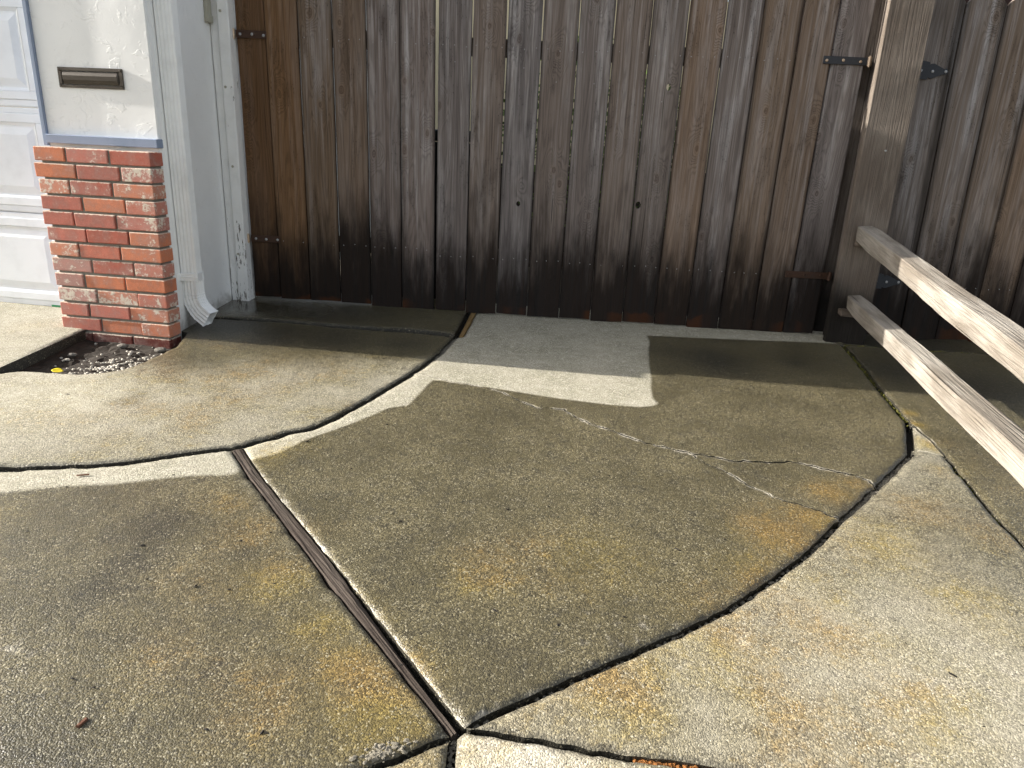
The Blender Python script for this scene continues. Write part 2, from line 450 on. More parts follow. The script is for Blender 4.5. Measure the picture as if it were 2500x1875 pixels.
M['mortar'] = make_plain('mortar', (0.22, 0.21, 0.18), 0.95, 0.35, 90)
M['stucco'] = make_stucco('stucco', (0.895, 0.90, 0.885))
M['stucco_side'] = make_stucco('stucco_side', (0.80, 0.80, 0.775))
M['blue'] = make_paint('blue_trim', (0.235, 0.29, 0.40), 0.0, 0.55)
M['white_wood'] = make_paint('peeling_white', (0.88, 0.88, 0.86), 0.075, 0.55)
M['door'] = make_paint('door_white', (0.82, 0.85, 0.885), 0.0, 0.38, grain=False)
M['gutter'] = make_paint('gutter_white', (0.92, 0.93, 0.92), 0.0, 0.35, grain=False)
M['beige'] = make_plain('beige_plastic', (0.40, 0.385, 0.31), 0.5, 0.12, 30, 0, 0.05)
M['rust'] = make_metal('rusty_iron', (0.05, 0.036, 0.030), 0.9)
M['iron'] = make_metal('black_iron', (0.045, 0.048, 0.055), 0.15)
M['copper'] = make_plain('knuckle_metal', (0.52, 0.40, 0.29), 0.35, 0.2, 60, 0.6, 0.1)
M['zinc'] = make_plain('galvanised_nail', (0.40, 0.40, 0.40), 0.4, 0.2, 90, 0.6, 0.1)
M['bronze'] = make_metal('bronze_slot', (0.075, 0.064, 0.052), 0.12, 0.4, 0.55)
M['soil'] = make_plain('soil', (0.035, 0.027, 0.020), 0.95, 0.6, 60, 0, 1.0)
M['dirt'] = make_plain('joint_dirt', (0.030, 0.027, 0.022), 0.95, 0.6, 70, 0, 0.8)
M['pebble'] = make_plain('pebble', (0.50, 0.46, 0.39), 0.7, 0.5, 55, 0, 0.2)
M['rock'] = make_plain('rock', (0.15, 0.135, 0.115), 0.8, 0.3, 60, 0, 0.5)
M['grit'] = make_plain('grit', (0.20, 0.18, 0.14), 0.9, 0.8, 160, 0, 0.4)
M['moss'] = make_plain('moss', (0.11, 0.105, 0.022), 0.95, 0.5, 120, 0, 0.8)
M['rustmoss'] = make_plain('orange_moss', (0.21, 0.085, 0.022), 0.95, 0.5, 120, 0, 0.8)
M['rubber'] = make_plain('black_rubber', (0.015, 0.015, 0.016), 0.6, 0.2, 40)
M['green'] = make_plain('green_sticker', (0.05, 0.30, 0.13), 0.4, 0.08, 40, 0, 0.0)
M['ink'] = make_plain('dark_ink', (0.012, 0.05, 0.025), 0.5, 0.1, 40, 0, 0.0)
M['yellow_leaf'] = make_plain('yellow_leaf', (0.75, 0.58, 0.02), 0.5, 0.12, 60, 0, 0.2)
M['bark'] = make_plain('bark_chip', (0.13, 0.055, 0.03), 0.7, 0.4, 90, 0, 0.6)
M['crumb'] = make_plain('dark_crumb', (0.02, 0.017, 0.014), 0.8, 0.5, 90, 0, 0.6)
M['cream'] = make_plain('cream_wall', (0.70, 0.60, 0.40), 0.8, 0.08, 8)
M['leaf'] = make_plain('leaf_green', (0.10, 0.15, 0.03), 0.6, 0.5, 20, 0, 0.2)
M['bin'] = make_plain('dark_plastic', (0.02, 0.022, 0.024), 0.4, 0.15, 20, 0, 0.1)
M['redbrown'] = make_plain('redwood_stain', (0.035, 0.016, 0.012), 0.7, 0.3, 20)

# ------------------------------------------------------------------ driveway
def resample(pts, step):
    out = []
    for (x0, y0, w0), (x1, y1, w1) in zip(pts, pts[1:]):
        d = math.hypot(x1-x0, y1-y0); n = max(1, int(d/step))
        for k in range(n):
            t = k/n; out.append((x0+(x1-x0)*t, y0+(y1-y0)*t, w0+(w1-w0)*t))
    out.append(pts[-1])
    return out
def curve(pix, w, smooth=True, step=0.018, rough=0.0, seed=0):
    """joint line: photo points surveyed onto the ground, smoothed and roughened; w = half gap"""
    ws = w if isinstance(w, (list, tuple)) else [w]*len(pix)
    if seed in (31, 32, 33): ws = [min(0.0044, q*1.35+0.0006) for q in ws]
    P = [(*G(*p), q) for p, q in zip(pix, ws)]
    if smooth:                                  # Catmull-Rom
        Q = []
        for i in range(len(P)-1):
            a, b_, c, d = P[max(i-1, 0)], P[i], P[i+1], P[min(i+2, len(P)-1)]
            for k in range(6):
                t = k/6
                Q.append(tuple(0.5*((2*b_[j])+(-a[j]+c[j])*t+(2*a[j]-5*b_[j]+4*c[j]-d[j])*t*t+(-a[j]+3*b_[j]-3*c[j]+d[j])*t**3) for j in (0, 1))
                         + (b_[2]+(c[2]-b_[2])*t,))
        Q.append(P[-1]); P = Q
    P = resample(P, step)
    if rough:
        R = []
        for i, (x, y, q) in enumerate(P):
            e = 0.0 if i in (0, len(P)-1) else rough
            R.append((x+e*mnoise.noise(Vector((x*35, y*35, seed)))+0.5*e*mnoise.noise(Vector((x*110, y*110, seed))),
                      y+e*mnoise.noise(Vector((x*35, y*35, seed+9)))+0.5*e*mnoise.noise(Vector((x*110, y*110, seed+9))), q))
        P = R
    return P
def far(x, y):
    return [(x, y, 0.0)]
J1a = curve([(-700, 1120), (-300, 1140), (0, 1143), (127, 1139), (237, 1136), (316, 1129), (411, 1115), (506, 1101), (563, 1095)], 0.011, rough=0.0045)
J1b = curve([(563, 1095), (592, 1089), (700, 1058), (771, 1042), (885, 985), (958, 942), (1011, 910)], 0.011, rough=0.0045)
J1c = curve([(1011, 910), (1049, 882), (1080, 855), (1112, 821)], 0.011, rough=0.0045)
J2 = curve([(1112, 821), (1020, 811), (935, 806), (835, 800), (734, 791), (667, 786), (540, 779)], [.022, .02, .017, .013, .010, .008, .006], rough=0.005, seed=3)
WL = curve([(563, 1097), (600, 1156), (802, 1425), (1097, 1793)], 0.0, smooth=False, rough=0.0015, seed=5)
WR = curve([(594, 1092), (640, 1160), (840, 1400), (1134, 1776)], 0.0, smooth=False, rough=0.0025, seed=6)
W2L = curve([(1112, 821), (1143, 762), (1162, 722)], 0.008, smooth=False)
W2R = curve([(1132, 821), (1164, 762), (1183, 722)], 0.0, smooth=False, rough=0.002)
J3t = curve([(2010, 790), (2057, 841), (2097, 886), (2145, 948), (2190, 1000), (2218, 1033)], 0.011, smooth=False, rough=0.004, seed=11)
J3v = curve([(2218, 1033), (2222, 1057), (2225, 1110)], 0.013, smooth=False)
J3a = curve([(2225, 1110), (2204, 1128), (2141, 1189)], 0.011, rough=0.0045)
J3b = curve([(2141, 1189), (2100, 1228), (2054, 1270)], 0.011, rough=0.0045)
J3c = curve([(2054, 1270), (1974, 1350), (1854, 1436), (1775, 1489), (1616, 1565), (1439, 1644), (1330, 1692), (1134, 1778)], 0.010, rough=0.003, seed=13)
J4 = curve([(1134, 1782), (1244, 1799), (1327, 1813), (1427, 1833), (1553, 1853), (1680, 1870), (2000, 1925), (2500, 2010)], 0.0046, rough=0.003, seed=17)
J5 = curve([(1097, 1795), (986, 1845), (909, 1873), (780, 1925), (500, 2030)], 0.007, rough=0.004, seed=19)
J6 = curve([(1107, 1795), (1105, 1810), (1099, 1872), (1090, 2010)], 0.008, smooth=False, rough=0.003)
J7a = curve([(2221, 1034), (2275, 1080), (2307, 1116)], 0.003, smooth=False, rough=0.003, seed=23)
J7b = curve([(2307, 1116), (2367, 1187), (2426, 1261), (2500, 1336), (2650, 1490)], 0.005, rough=0.003, seed=24)
J8 = curve([(2228, 1100), (2263, 1104), (2307, 1117)], 0.002, smooth=False, rough=0.003, seed=25)
K1 = curve([(1011, 910), (1106, 933), (1201, 949), (1233, 960), (1263, 977), (1317, 994), (1377, 1000), (1406, 1018), (1437, 1033), (1485, 1049), (1529, 1065), (1580, 1083), (1643, 1097), (1684, 1106)],
           [.0005, .0006, .001, .0015, .0018, .002, .004, .002, .002, .0028, .0035, .0035, .004, .0035], smooth=False, step=0.006, rough=0.008, seed=31)
K2 = curve([(1684, 1106), (1738, 1114), (1792, 1126), (1833, 1125), (1879, 1129), (1930, 1125), (1977, 1135), (2027, 1147), (2086, 1159), (2116, 1170), (2141, 1189)],
           [.003, .003, .003, .0025, .002, .0012, .002, .0025, .0025, .002, .003], smooth=False, step=0.006, rough=0.008, seed=32)
K3 = curve([(1684, 1106), (1700, 1117), (1738, 1136), (1757, 1142), (1795, 1165), (1833, 1189), (1868, 1200), (1891, 1216), (1933, 1227), (1977, 1240), (2012, 1253), (2054, 1270)],
           [.003, .0015, .002, .002, .003, .0025, .0008, .001, .0028, .0025, .003, .004], smooth=False, step=0.006, rough=0.008, seed=33)
FB = curve([(2042, 838), (2072, 845), (2155, 850), (2258, 857), (2424, 867), (2700, 885)], 0.007, smooth=False, rough=0.006, seed=41)
PITF = curve([(-60, 925), (32, 908), (102, 909), (145, 912), (203, 913), (260, 909), (316, 898), (373, 873), (430, 848)], 0.0, rough=0.004, seed=43)
rev = lambda c: list(reversed(c))
WX = -1.742                                     # face of the return wall
pj = PITF[0]
pl = (*G(186, 812), 0.0)
apron_end = (pj[0]-4.2, pj[1]-1.2, 0.004)
SLABS = {
 'center_back': J1c + W2R[::1] + far(W2R[-1][0]+.1, 4.38) + far(1.75, 4.38) + J3t + J3v + J3a + rev(K2) + rev(K1),
 'center_front': rev(WR) + J1b + K1 + K3 + J3c,
 'wedge': K2 + J3b + rev(K3),
 'front_left': J1a + WL + J5 + far(-1.0, -2.2) + far(-7, -2.2) + far(-7, 1.6),
 'house': rev(J1c) + rev(J1b) + rev(J1a) + far(-7, 1.75) + [apron_end, (pj[0], pj[1], 0.004)] + PITF + [(-1.70, 3.40, 0), (WX, 3.42, 0), (WX, J2[-1][1], 0.0)] + rev(J2),
 'apron': [(pl[0], pl[1], 0), (pj[0], pj[1], 0.004), apron_end, (-7, 3.0, 0), (-7, 4.2, 0), (pl[0], 4.2, 0)],
 'back_strip': J2 + [(WX, J2[-1][1], 0), (WX, 4.38, 0), (W2L[-1][0], 4.38, 0)] + rev(W2L),
 'right_front': rev(J3c) [:0] + J3c + J4 + far(3.5, 0.5) + far(3.5, 1.0) + rev(J7b) + rev(J8) + J3a + J3b,
 'sliver': J7a + rev(J8) + rev(J3v),
 'right_back': J3t[3:] + J7a + J7b + far(3.6, 1.2) + far(3.6, 4.1) + rev(FB),
 'near_left': J5[::-1] + J6 + far(0.0, -2.2) + far(-0.9, -2.2),
 'near_right': J6[::-1] + J4 + far(3.5, 0.35) + far(3.5, -2.2) + far(0.0, -2.2),
 'fence_footing': FB + far(3.6, 4.0) + far(3.6, 4.38) + far(1.75, 4.38) + [(1.78, 4.05, 0)],
}
def seg_dist(P, A, B_):
    """distance from every point of P to the polyline edges A->B_"""
    out = np.full(len(P), 9.0)
    d = B_-A; L2 = np.maximum((d*d).sum(1), 1e-12)
    for i0 in range(0, len(P), 1500):
        q = P[i0:i0+1500, None, :]-A[None]
        t = np.clip((q*d[None]).sum(2)/L2[None], 0, 1)
        r = q-t[..., None]*d[None]
        out[i0:i0+1500] = np.sqrt((r*r).sum(2).min(1))
    return out
def inside(P, poly):
    x, y = P[:, 0], P[:, 1]; ins = np.zeros(len(P), bool)
    n = len(poly); j = n-1
    for i in range(n):
        xi, yi = poly[i]; xj, yj = poly[j]
        c = ((yi > y) != (yj > y))
        if yi != yj:
            ins ^= c & (x < (xj-xi)*(y-yi)/(yj-yi)+xi)
        j = i
    return ins
# -------- stains of the place: wet / dry shapes (plan coordinates), soft blobs, some painting shade
def polyG(pix): return np.array([G(*p) for p in pix])
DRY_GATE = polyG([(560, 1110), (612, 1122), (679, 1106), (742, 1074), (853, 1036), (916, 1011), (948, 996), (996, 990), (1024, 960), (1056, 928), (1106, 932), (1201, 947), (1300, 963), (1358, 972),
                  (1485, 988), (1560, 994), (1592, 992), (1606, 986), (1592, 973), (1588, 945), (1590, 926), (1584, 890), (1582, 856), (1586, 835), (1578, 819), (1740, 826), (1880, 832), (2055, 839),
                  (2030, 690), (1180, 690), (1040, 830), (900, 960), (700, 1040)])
DRY_LEFT = polyG([(-400, 1225), (0, 1203), (158, 1187), (285, 1181), (443, 1163), (538, 1156), (566, 1150), (590, 1090), (400, 1090), (0, 1120), (-500, 1120)])
def blobs(P, L):
    s = np.zeros(len(P))
    for u, v, r, a in L:
        c = np.array(G(u, v))
        s = np.maximum(s, a*np.exp(-((P-c)**2).sum(1)/(r*r)))
    return s
LICHEN = {
 'center_front': [(660, 1110, .10, .55), (720, 1090, .1, .4), (640, 1130, .1, .5), (760, 1290, .10, .35), (880, 1500, .12, .4), (1000, 1640, .12, .5), (1180, 1390, .16, .45), (1450, 1370, .22, .45),
                  (1900, 1300, .16, .75), (1990, 1270, .12, .8), (1850, 1400, .14, .6), (1700, 1470, .14, .4), (1300, 1330, .14, .3)],
 'wedge': [(2030, 1200, .10, .75), (2080, 1180, .08, .6), (1950, 1190, .1, .3)],
 'center_back': [(1900, 1100, .2, .15)],
 'front_left': [(600, 1300, .12, .5), (660, 1420, .14, .6), (780, 1540, .12, .6), (860, 1640, .12, .75), (920, 1740, .14, .75), (520, 1420, .14, .35), (560, 1230, .1, .45), (700, 1700, .2, .5), (400, 1600, .25, .3), (60, 1240, .12, .25), (980, 1780, .1, .7)],
 'right_front': [(1800, 1600, 1.2, .22), (1500, 1700, .25, .55), (1750, 1600, .25, .55), (1950, 1480, .2, .5), (2150, 1330, .18, .6), (2250, 1250, .15, .5), (2050, 1560, .2, .5), (1900, 1750, .25, .5), (2250, 1750, .2, .45), (2350, 1480, .2, .45), (2300, 1150, .08, .5), (1250, 1790, .1, .45), (2400, 1300, .15, .4)],
 'sliver': [(2265, 1085, .08, .8)],
 'right_back': [(2215, 1010, .05, .9), (2240, 1040, .05, .8), (2140, 930, .05, .4), (2400, 1150, .2, .3), (2300, 1080, .1, .35)],
 'near_right': [(1180, 1850, .1, .5), (1500, 1860, .15, .45)],
 'near_left': [(1040, 1850, .1, .55)],
 'house': [(600, 830, .15, .25), (470, 1040, .15, .35), (700, 1010, .14, .3), (500, 960, .9, .34)],
 'apron': [(60, 800, .12, .25)],
}
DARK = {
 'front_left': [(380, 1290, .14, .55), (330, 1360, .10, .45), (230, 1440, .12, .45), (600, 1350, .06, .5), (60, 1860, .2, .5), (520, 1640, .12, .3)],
 'house': [(480, 880, .16, .42), (330, 975, .14, .36), (560, 800, .30, .75), (800, 830, .3, .6), (680, 820, .3, .65), (980, 840, .2, .5), (420, 950, .12, .3)],  # the heavy blobs also deepen the shade on this slab
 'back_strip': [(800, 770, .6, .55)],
 'center_back': [(1350, 800, .6, .10), (1750, 880, .30, .65), (1950, 880, .25, .5), (1650, 860, .2, .45), (1850, 960, .2, .2)],  # broad first blob darkens the shaded dry concrete by the gate
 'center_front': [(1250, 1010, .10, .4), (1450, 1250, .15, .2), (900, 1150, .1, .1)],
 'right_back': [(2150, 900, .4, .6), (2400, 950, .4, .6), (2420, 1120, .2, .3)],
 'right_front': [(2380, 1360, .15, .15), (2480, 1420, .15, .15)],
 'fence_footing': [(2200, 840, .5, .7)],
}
PALE = {
 'right_front': [(1820, 1570, .05, .5), (1680, 1650, .06, .4), (2430, 1640, .14, .42), (2300, 1690, .10, .38), (2250, 1800, .18, .36), (2050, 1850, .1, .3), (2450, 1800, .2, .3)],
 'near_right': [(1250, 1850, .12, .9), (1180, 1830, .06, .7), (1400, 1870, .12, .6)],
 'center_front': [(1540, 1530, .22, .30), (1450, 1590, .2, .26), (1180, 1745, .018, .9), (1205, 1728, .018, .9), (1310, 1695, .022, .9), (1150, 1770, .02, .7), (1890, 1390, .03, .6), (1500, 1350, .2, .1)],
 'front_left': [(60, 1560, .16, .25)],
}
WETBASE = {'center_back': 1.0, 'center_front': 0.86, 'wedge': 0.9, 'front_left': 0.80, 'house': 0.505, 'apron': 0.40, 'back_strip': 1.0, 'right_front': 0.525, 'sliver': 0.5,
           'right_back': 0.92, 'near_left': 0.53, 'near_right': 0.46, 'fence_footing': 0.95}
EDGE_PALE = {'center_front', 'center_back'}
def slab_mesh(key, loop):
    # outline, gap taken off half on each side
    P = []
    for p in loop:
        if not P or math.hypot(p[0]-P[-1][0], p[1]-P[-1][1]) > 0.0025: P.append(p)
    if math.hypot(P[0][0]-P[-1][0], P[0][1]-P[-1][1]) < 0.0025: P.pop()
    area = sum(a[0]*b_[1]-b_[0]*a[1] for a, b_ in zip(P, P[1:]+P[:1]))
    if area < 0: P.reverse()
    A = np.array([(p[0], p[1]) for p in P]); hw = np.array([p[2] for p in P]); n = len(A)
    T = np.roll(A, -1, 0)-A; T /= np.maximum(np.linalg.norm(T, axis=1), 1e-9)[:, None]
    Nn = np.stack([-T[:, 1], T[:, 0]], 1); Nv = Nn+np.roll(Nn, 1, 0)
    Nv /= np.maximum(np.linalg.norm(Nv, axis=1), 0.5)[:, None]
    A = A+Nv*(hw+0.0004)[:, None]
    B2 = np.roll(A, -1, 0)
    # interior points: dense where the photograph looks, sparse beyond
    lo, hi = A.min(0), A.max(0)
    pts = []
    def grid(s, x0, x1, y0, y1):
        gx, gy = np.meshgrid(np.arange(x0, x1, s), np.arange(y0, y1, s*0.87))
        gx = gx+((np.arange(gx.shape[0]) % 2)*s/2)[:, None]
        return np.stack([gx.ravel(), gy.ravel()], 1)
    def visible(Q):
        d = np.stack([Q[:, 0], Q[:, 1], np.full(len(Q), -CAM_Z)-0.05], 1)
        u = d@RT; v = d@DN; w = d@FW
        return (w > 0.1) & (np.abs(u/np.maximum(w, .1)) < 0.76) & (np.abs(v/np.maximum(w, .1)) < 0.60)
    Q = grid(0.016, max(lo[0], -2.9), min(hi[0], 2.6), max(lo[1], 0.7), min(hi[1], 4.4))
    if len(Q): pts.append(Q[visible(Q)])
    Q = grid(0.22, lo[0], hi[0], lo[1], hi[1])
    if len(Q): pts.append(Q[~visible(Q)])
    Q = np.concatenate(pts) if pts else np.zeros((0, 2))
    Q = Q[inside(Q, A)] if len(Q) else Q
    if len(Q):
        dq = seg_dist(Q, A, B2); Q = Q[dq > 0.014]
    ring = A+Nv*0.008
    ok = inside(ring, A) & (seg_dist(ring, A, B2) > 0.004)
    Q = np.concatenate([ring[ok], Q])
    allv = [Vector(p) for p in A]+[Vector(p) for p in Q]
    edges = [(i, (i+1) % n) for i in range(n)]
    vs, es, fs, ov, oe, of = delaunay_2d_cdt(allv, edges, [], 0, 1e-6)
    V2 = np.array([(v.x, v.y) for v in vs])
    cen = np.array([V2[list(f)].mean(0) for f in fs])
    keep = inside(cen, A)
    faces = [tuple(f) for f, k in zip(fs, keep) if k]
    d = seg_dist(V2, A, B2)
    z = np.array([gz(x, y) for x, y in V2])
    crk = (hw < 0.0045) & (np.roll(hw, -1) < 0.0045) & (hw > 0)
    d_j = seg_dist(V2, A[~crk], B2[~crk]) if (~crk).any() else np.full(len(V2), 9.0)
    d_k = seg_dist(V2, A[crk], B2[crk]) if crk.any() else np.full(len(V2), 9.0)
    chip = np.array([max(0.0, mnoise.noise(Vector((x*14, y*14, 3.0)))-0.12)+0.5*max(0.0, mnoise.noise(Vector((x*55, y*55, 8.0)))-0.1) for x, y in V2])
    z = z-0.0045*np.clip(1-d_j/0.008, 0, 1)**2-0.013*chip*np.clip(1-d_j/0.020, 0, 1)-0.006*chip*np.clip(1-d_k/0.012, 0, 1)
    for i in range(len(V2)):
        z[i] += 0.0035*mnoise.noise(Vector((V2[i, 0]*1.3, V2[i, 1]*1.3, hash(key) % 7 * 0))) + 0.0007*mnoise.noise(Vector((V2[i, 0]*24, V2[i, 1]*24, 4)))
    z += {'house': 0.003, 'wedge': -0.001, 'right_front': 0.004, 'right_back': 0.006, 'back_strip': 0.013, 'sliver': 0.002}.get(key, 0.0)
    verts = [(float(a), float(b_), float(c)) for (a, b_), c in zip(V2, z)]
    # skirts
    bcount = {}
    for f in faces:
        for a, b_ in zip(f, f[1:]+f[:1]):
            k = (min(a, b_), max(a, b_)); bcount.setdefault(k, []).append((a, b_))
    low, rim = {}, {}
    def lowv(i):
        if i not in low:
            low[i] = len(verts); verts.append((verts[i][0], verts[i][1], verts[i][2]-0.09))
        return low[i]
    def rimv(i):                                        # own vertices, so the arris stays crisp
        if i not in rim:
            rim[i] = len(verts); verts.append(verts[i])
        return rim[i]
    top_n = len(V2)
    for k, l in bcount.items():
        if len(l) == 1:
            a, b_ = l[0]
            faces.append((rimv(b_), rimv(a), lowv(a), lowv(b_)))
    me = bpy.data.meshes.new('slab')
    me.from_pydata(verts, [], faces)
    # stain attributes, with some painted shade and glint
    base = WETBASE[key]
    wet = np.full(top_n, base)
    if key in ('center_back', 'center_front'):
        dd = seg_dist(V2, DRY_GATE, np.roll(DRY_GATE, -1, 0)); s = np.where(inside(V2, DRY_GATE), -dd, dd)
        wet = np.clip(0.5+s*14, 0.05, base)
        if key == 'center_front':                       # ground near the timber has started to dry
            pass
    if key == 'front_left':
        dd = seg_dist(V2, DRY_LEFT, np.roll(DRY_LEFT, -1, 0)); s = np.where(inside(V2, DRY_LEFT), -dd, dd)
        wl = np.array([(p[0], p[1]) for p in WL])
        dw = seg_dist(V2, wl[:-1], wl[1:])
        wet = np.clip(0.5+s*10, 0.08, base)-0.22*np.exp(-(dw/0.09)**2)
    if key in ('right_front', 'sliver'):
        c = blobs(V2, [(2430, 1330, .3, .05)])-blobs(V2, [(2350, 1750, .4, .06)])
        wet = wet+c
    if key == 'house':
        wet = wet+blobs(V2, [(480, 860, .3, .14), (560, 790, .45, .5), (760, 800, .4, .5), (950, 830, .25, .45)])  # wet from the downspout, made heavier to darken the shaded part
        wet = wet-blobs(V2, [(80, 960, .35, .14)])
    if key == 'back_strip':
        pass
    pud = np.zeros(top_n)
    if key == 'back_strip':
        c = np.array(G(590, 752)); pud = np.clip(1.25*np.exp(-(((V2-c)/np.array([.34, .16]))**2).sum(1)), 0, 1)
    edge = np.maximum(np.exp(-(d_j/0.016)**2), 0.25*np.exp(-(d_k/0.007)**2))
    if key in ('center_front',):
        edge = edge*0.9
    full = len(verts)
    def put(name, arr, lowval):
        a = me.attributes.new(name, 'FLOAT', 'POINT')
        v = np.full(full, lowval, dtype=np.float32); v[:top_n] = arr
        a.data.foreach_set('value', v)
    pale = blobs(V2, PALE.get(key, []))
    frac = np.array([max(0.0, min(1.0, 0.72+1.3*mnoise.noise(Vector((x*16, y*16, 5.0))))) for x, y in V2])
    pale = np.maximum(pale, 0.85*frac*np.exp(-(d_k/0.008)**2))     # fresh broken arris along the cracks
    if key == 'center_front':                           # sun glint painted as a pale arris along the timber strip
        wr = np.array([(p[0], p[1]) for p in WR]); dr = seg_dist(V2, wr[:-1], wr[1:])
        q = np.exp(-(dr/0.008)**2); pale = np.maximum(pale, 0.55*q); edge = edge*(1-q)
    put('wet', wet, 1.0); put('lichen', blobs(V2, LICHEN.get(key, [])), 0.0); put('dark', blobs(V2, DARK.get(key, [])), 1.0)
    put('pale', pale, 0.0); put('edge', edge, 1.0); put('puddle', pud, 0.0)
    me.polygons.foreach_set('use_smooth', [True]*len(me.polygons))
    return me

# ground under everything, out to the horizon
bm = BM()
q = 120.0
vs = [bm.verts.new((x, y, gz(0, 0)+0.03*0-0.02-0.0)) for x, y in ((-q, -q), (q, -q), (q, q), (-q, q))]
for v in vs: v.co.z = -0.27
bm.faces.new(vs)
ground = obj('ground', bm, make_plain('packed_earth', (0.055, 0.046, 0.034), 0.95, 0.4, 3.0))
tag(ground, 'bare earth around and below the driveway', None, None, 'structure')

# bed of the driveway (dark dirt at the bottom of the joints)
bm = BM()
NX, NY = 24, 24
gv = [[bm.verts.new((-7.2+11*i/NX, -2.4+7.3*j/NY, 0)) for i in range(NX+1)] for j in range(NY+1)]
for row in gv:
    for v in row:
        v.co.z = gz(v.co.x, v.co.y)-0.034
        if v.co.x < -1.6 and 2.4 < v.co.y < 3.6: v.co.z -= 0.06
for j in range(NY):
    for i in range(NX): bm.faces.new((gv[j][i], gv[j][i+1], gv[j+1][i+1], gv[j+1][i]))
driveway = obj('driveway', bm, M['dirt'])
tag(driveway, 'cracked concrete driveway of curved slabs before the gate', None, None, 'structure')
SLAB_LABEL = {'center_back': 'slab before the gate, half dry and half wet', 'center_front': 'large wet fan shaped slab', 'wedge': 'broken wedge between two cracks',
              'house': 'damp tan slab curving round the brick pier', 'back_strip': 'wet strip along the foot of the gate', 'right_front': 'pale slab mottled with orange lichen',
              'right_back': 'dark mossy slab under the rails', 'front_left': 'dark wet slab with a pale dry rim'}
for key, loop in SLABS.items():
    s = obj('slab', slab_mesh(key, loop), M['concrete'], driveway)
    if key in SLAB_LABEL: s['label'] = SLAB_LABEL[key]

# timber strips let into the joints
def strip_board(name, left, right, z_off, m, seg=40, inset=0.004, cut=0.0):
    bm = BM()
    def at(c, t):
        i = t*(len(c)-1); k = min(int(i), len(c)-2); f = i-k
        return Vector((c[k][0]+(c[k+1][0]-c[k][0])*f, c[k][1]+(c[k+1][1]-c[k][1])*f))
    rows = []
    for k in range(seg+1):
        t = k/seg
        a, b_ = at(left, t), at(right, t); w = (b_-a).length
        er = cut*max(0, (t-0.55)/0.45)
        prof = [(inset/w, -0.06), (inset/w, -0.003), (inset/w+0.08, 0.0), (0.34, -0.0012), (0.6-er*0.5, 0.0), (0.86-er, -0.002-0.010*er*3), (0.93-er, -0.006-er*0.03), (0.94-er, -0.06)]
        r = []
        for f, dz in prof:
            p = a.lerp(b_, f)
            r.append(bm.verts.new((p.x, p.y, gz(p.x, p.y)+z_off+dz+0.0012*mnoise.noise(Vector((p.x*30, p.y*9, f*7))))))
        rows.append(r)
    for r0, r1 in zip(rows, rows[1:]):
        for j in range(len(r0)-1): bm.faces.new((r0[j], r0[j+1], r1[j+1], r1[j]))
    bm.faces.new(rows[0]); bm.faces.new(list(reversed(rows[-1])))
    bmesh.ops.recalc_face_normals(bm, faces=bm.faces)
    return obj(name, bm, m, driveway)
wdir = math.atan2(WL[-1][1]-WL[0][1], WL[-1][0]-WL[0][0])
strip_board('divider_board', WL, WR, -0.004, M['rail_dark'], 60, 0.005, 0.30)['label'] = 'long weathered timber strip between the two front slabs'
strip_board('divider_board', [(p[0]+.018, p[1], 0) for p in W2L], W2R, 0.003, M['strip2'], 12, 0.002)['label'] = 'short timber strip running under the gate'

# moss and dirt in the joints
def tufts(name, lines, m, spread, count, size, zoff=-0.006, seed=1):
    rs = random.Random(seed); bm = BM()
    for c in lines:
        for _ in range(count):
            i = rs.randrange(len(c)-1); t = rs.random()
            x = c[i][0]+(c[i+1][0]-c[i][0])*t+rs.gauss(0, spread); y = c[i][1]+(c[i+1][1]-c[i][1])*t+rs.gauss(0, spread)
            s = size*rs.uniform(.4, 1.3); z = gz(x, y)+zoff
            r = bmesh.ops.create_icosphere(bm, subdivisions=1, radius=s, matrix=Matrix.Translation((x, y, z)) @ Matrix.Diagonal((1, 1, .6, 1)))
            for v in r['verts']: v.co += Vector((rs.gauss(0, s*.25), rs.gauss(0, s*.25), rs.gauss(0, s*.25)))
    return obj(name, bm, m, driveway)
for o_ in (tufts('joint_grit', [J1a, J1b, J1c], M['grit'], .006, 420, .005, -0.018, 21), tufts('joint_grit', [J3c, J3a, J3b], M['grit'], .006, 380, .005, -0.019, 22), tufts('joint_grit', [J5, J6[:12]], M['grit'], .004, 120, .003, -0.018, 23),
           tufts('moss', [J3t[2:]], M['moss'], .006, 260, .005, -0.010, 2), tufts('moss', [FB[2:40]], M['moss'], .012, 240, .007, -0.004, 3),
           tufts('moss', [J7b[:60]], M['moss'], .003, 90, .0035, -0.006, 4), tufts('moss', [J4[24:60]], M['rustmoss'], .003, 420, .005, -0.007, 5)):
    o_['kind'] = 'stuff'

# ------------------------------------------------------------------ the garage corner
# the garage front is not square to the gate: local frame with its origin at the brick corner, turned a few degrees
HANG = math.radians(-7.0)
HC = Vector((-1.742, 3.30, 0))
HM = Matrix.Translation(HC) @ Matrix.Rotation(HANG, 4, 'Z')
def HW(lx, ly, z=0.0): return HM @ Vector((lx, ly, z))
def hx(k):                                       # sight line slope x/y to distance along the brick face
    return -((HC.x-k*HC.y)/(math.cos(HANG)+k*math.sin(-HANG)))
TOPZ = 2.46
house = thing('house', 'white stucco garage corner on a red brick base', 'house', HC, (0, 0, HANG))
PL = hx(-2.275/3.30)                              # left end of the pier
def prism(bm, pts, z0, z1):
    lo = [bm.verts.new((x, y, z0)) for x, y in pts]; hi = [bm.verts.new((x, y, z1)) for x, y in pts]
    n = len(pts)
    for k in range(n): bm.faces.new((lo[k], lo[(k+1) % n], hi[(k+1) % n], hi[k]))
    bm.faces.new(list(reversed(lo))); bm.faces.new(hi)
    bmesh.ops.recalc_face_normals(bm, faces=bm.faces)
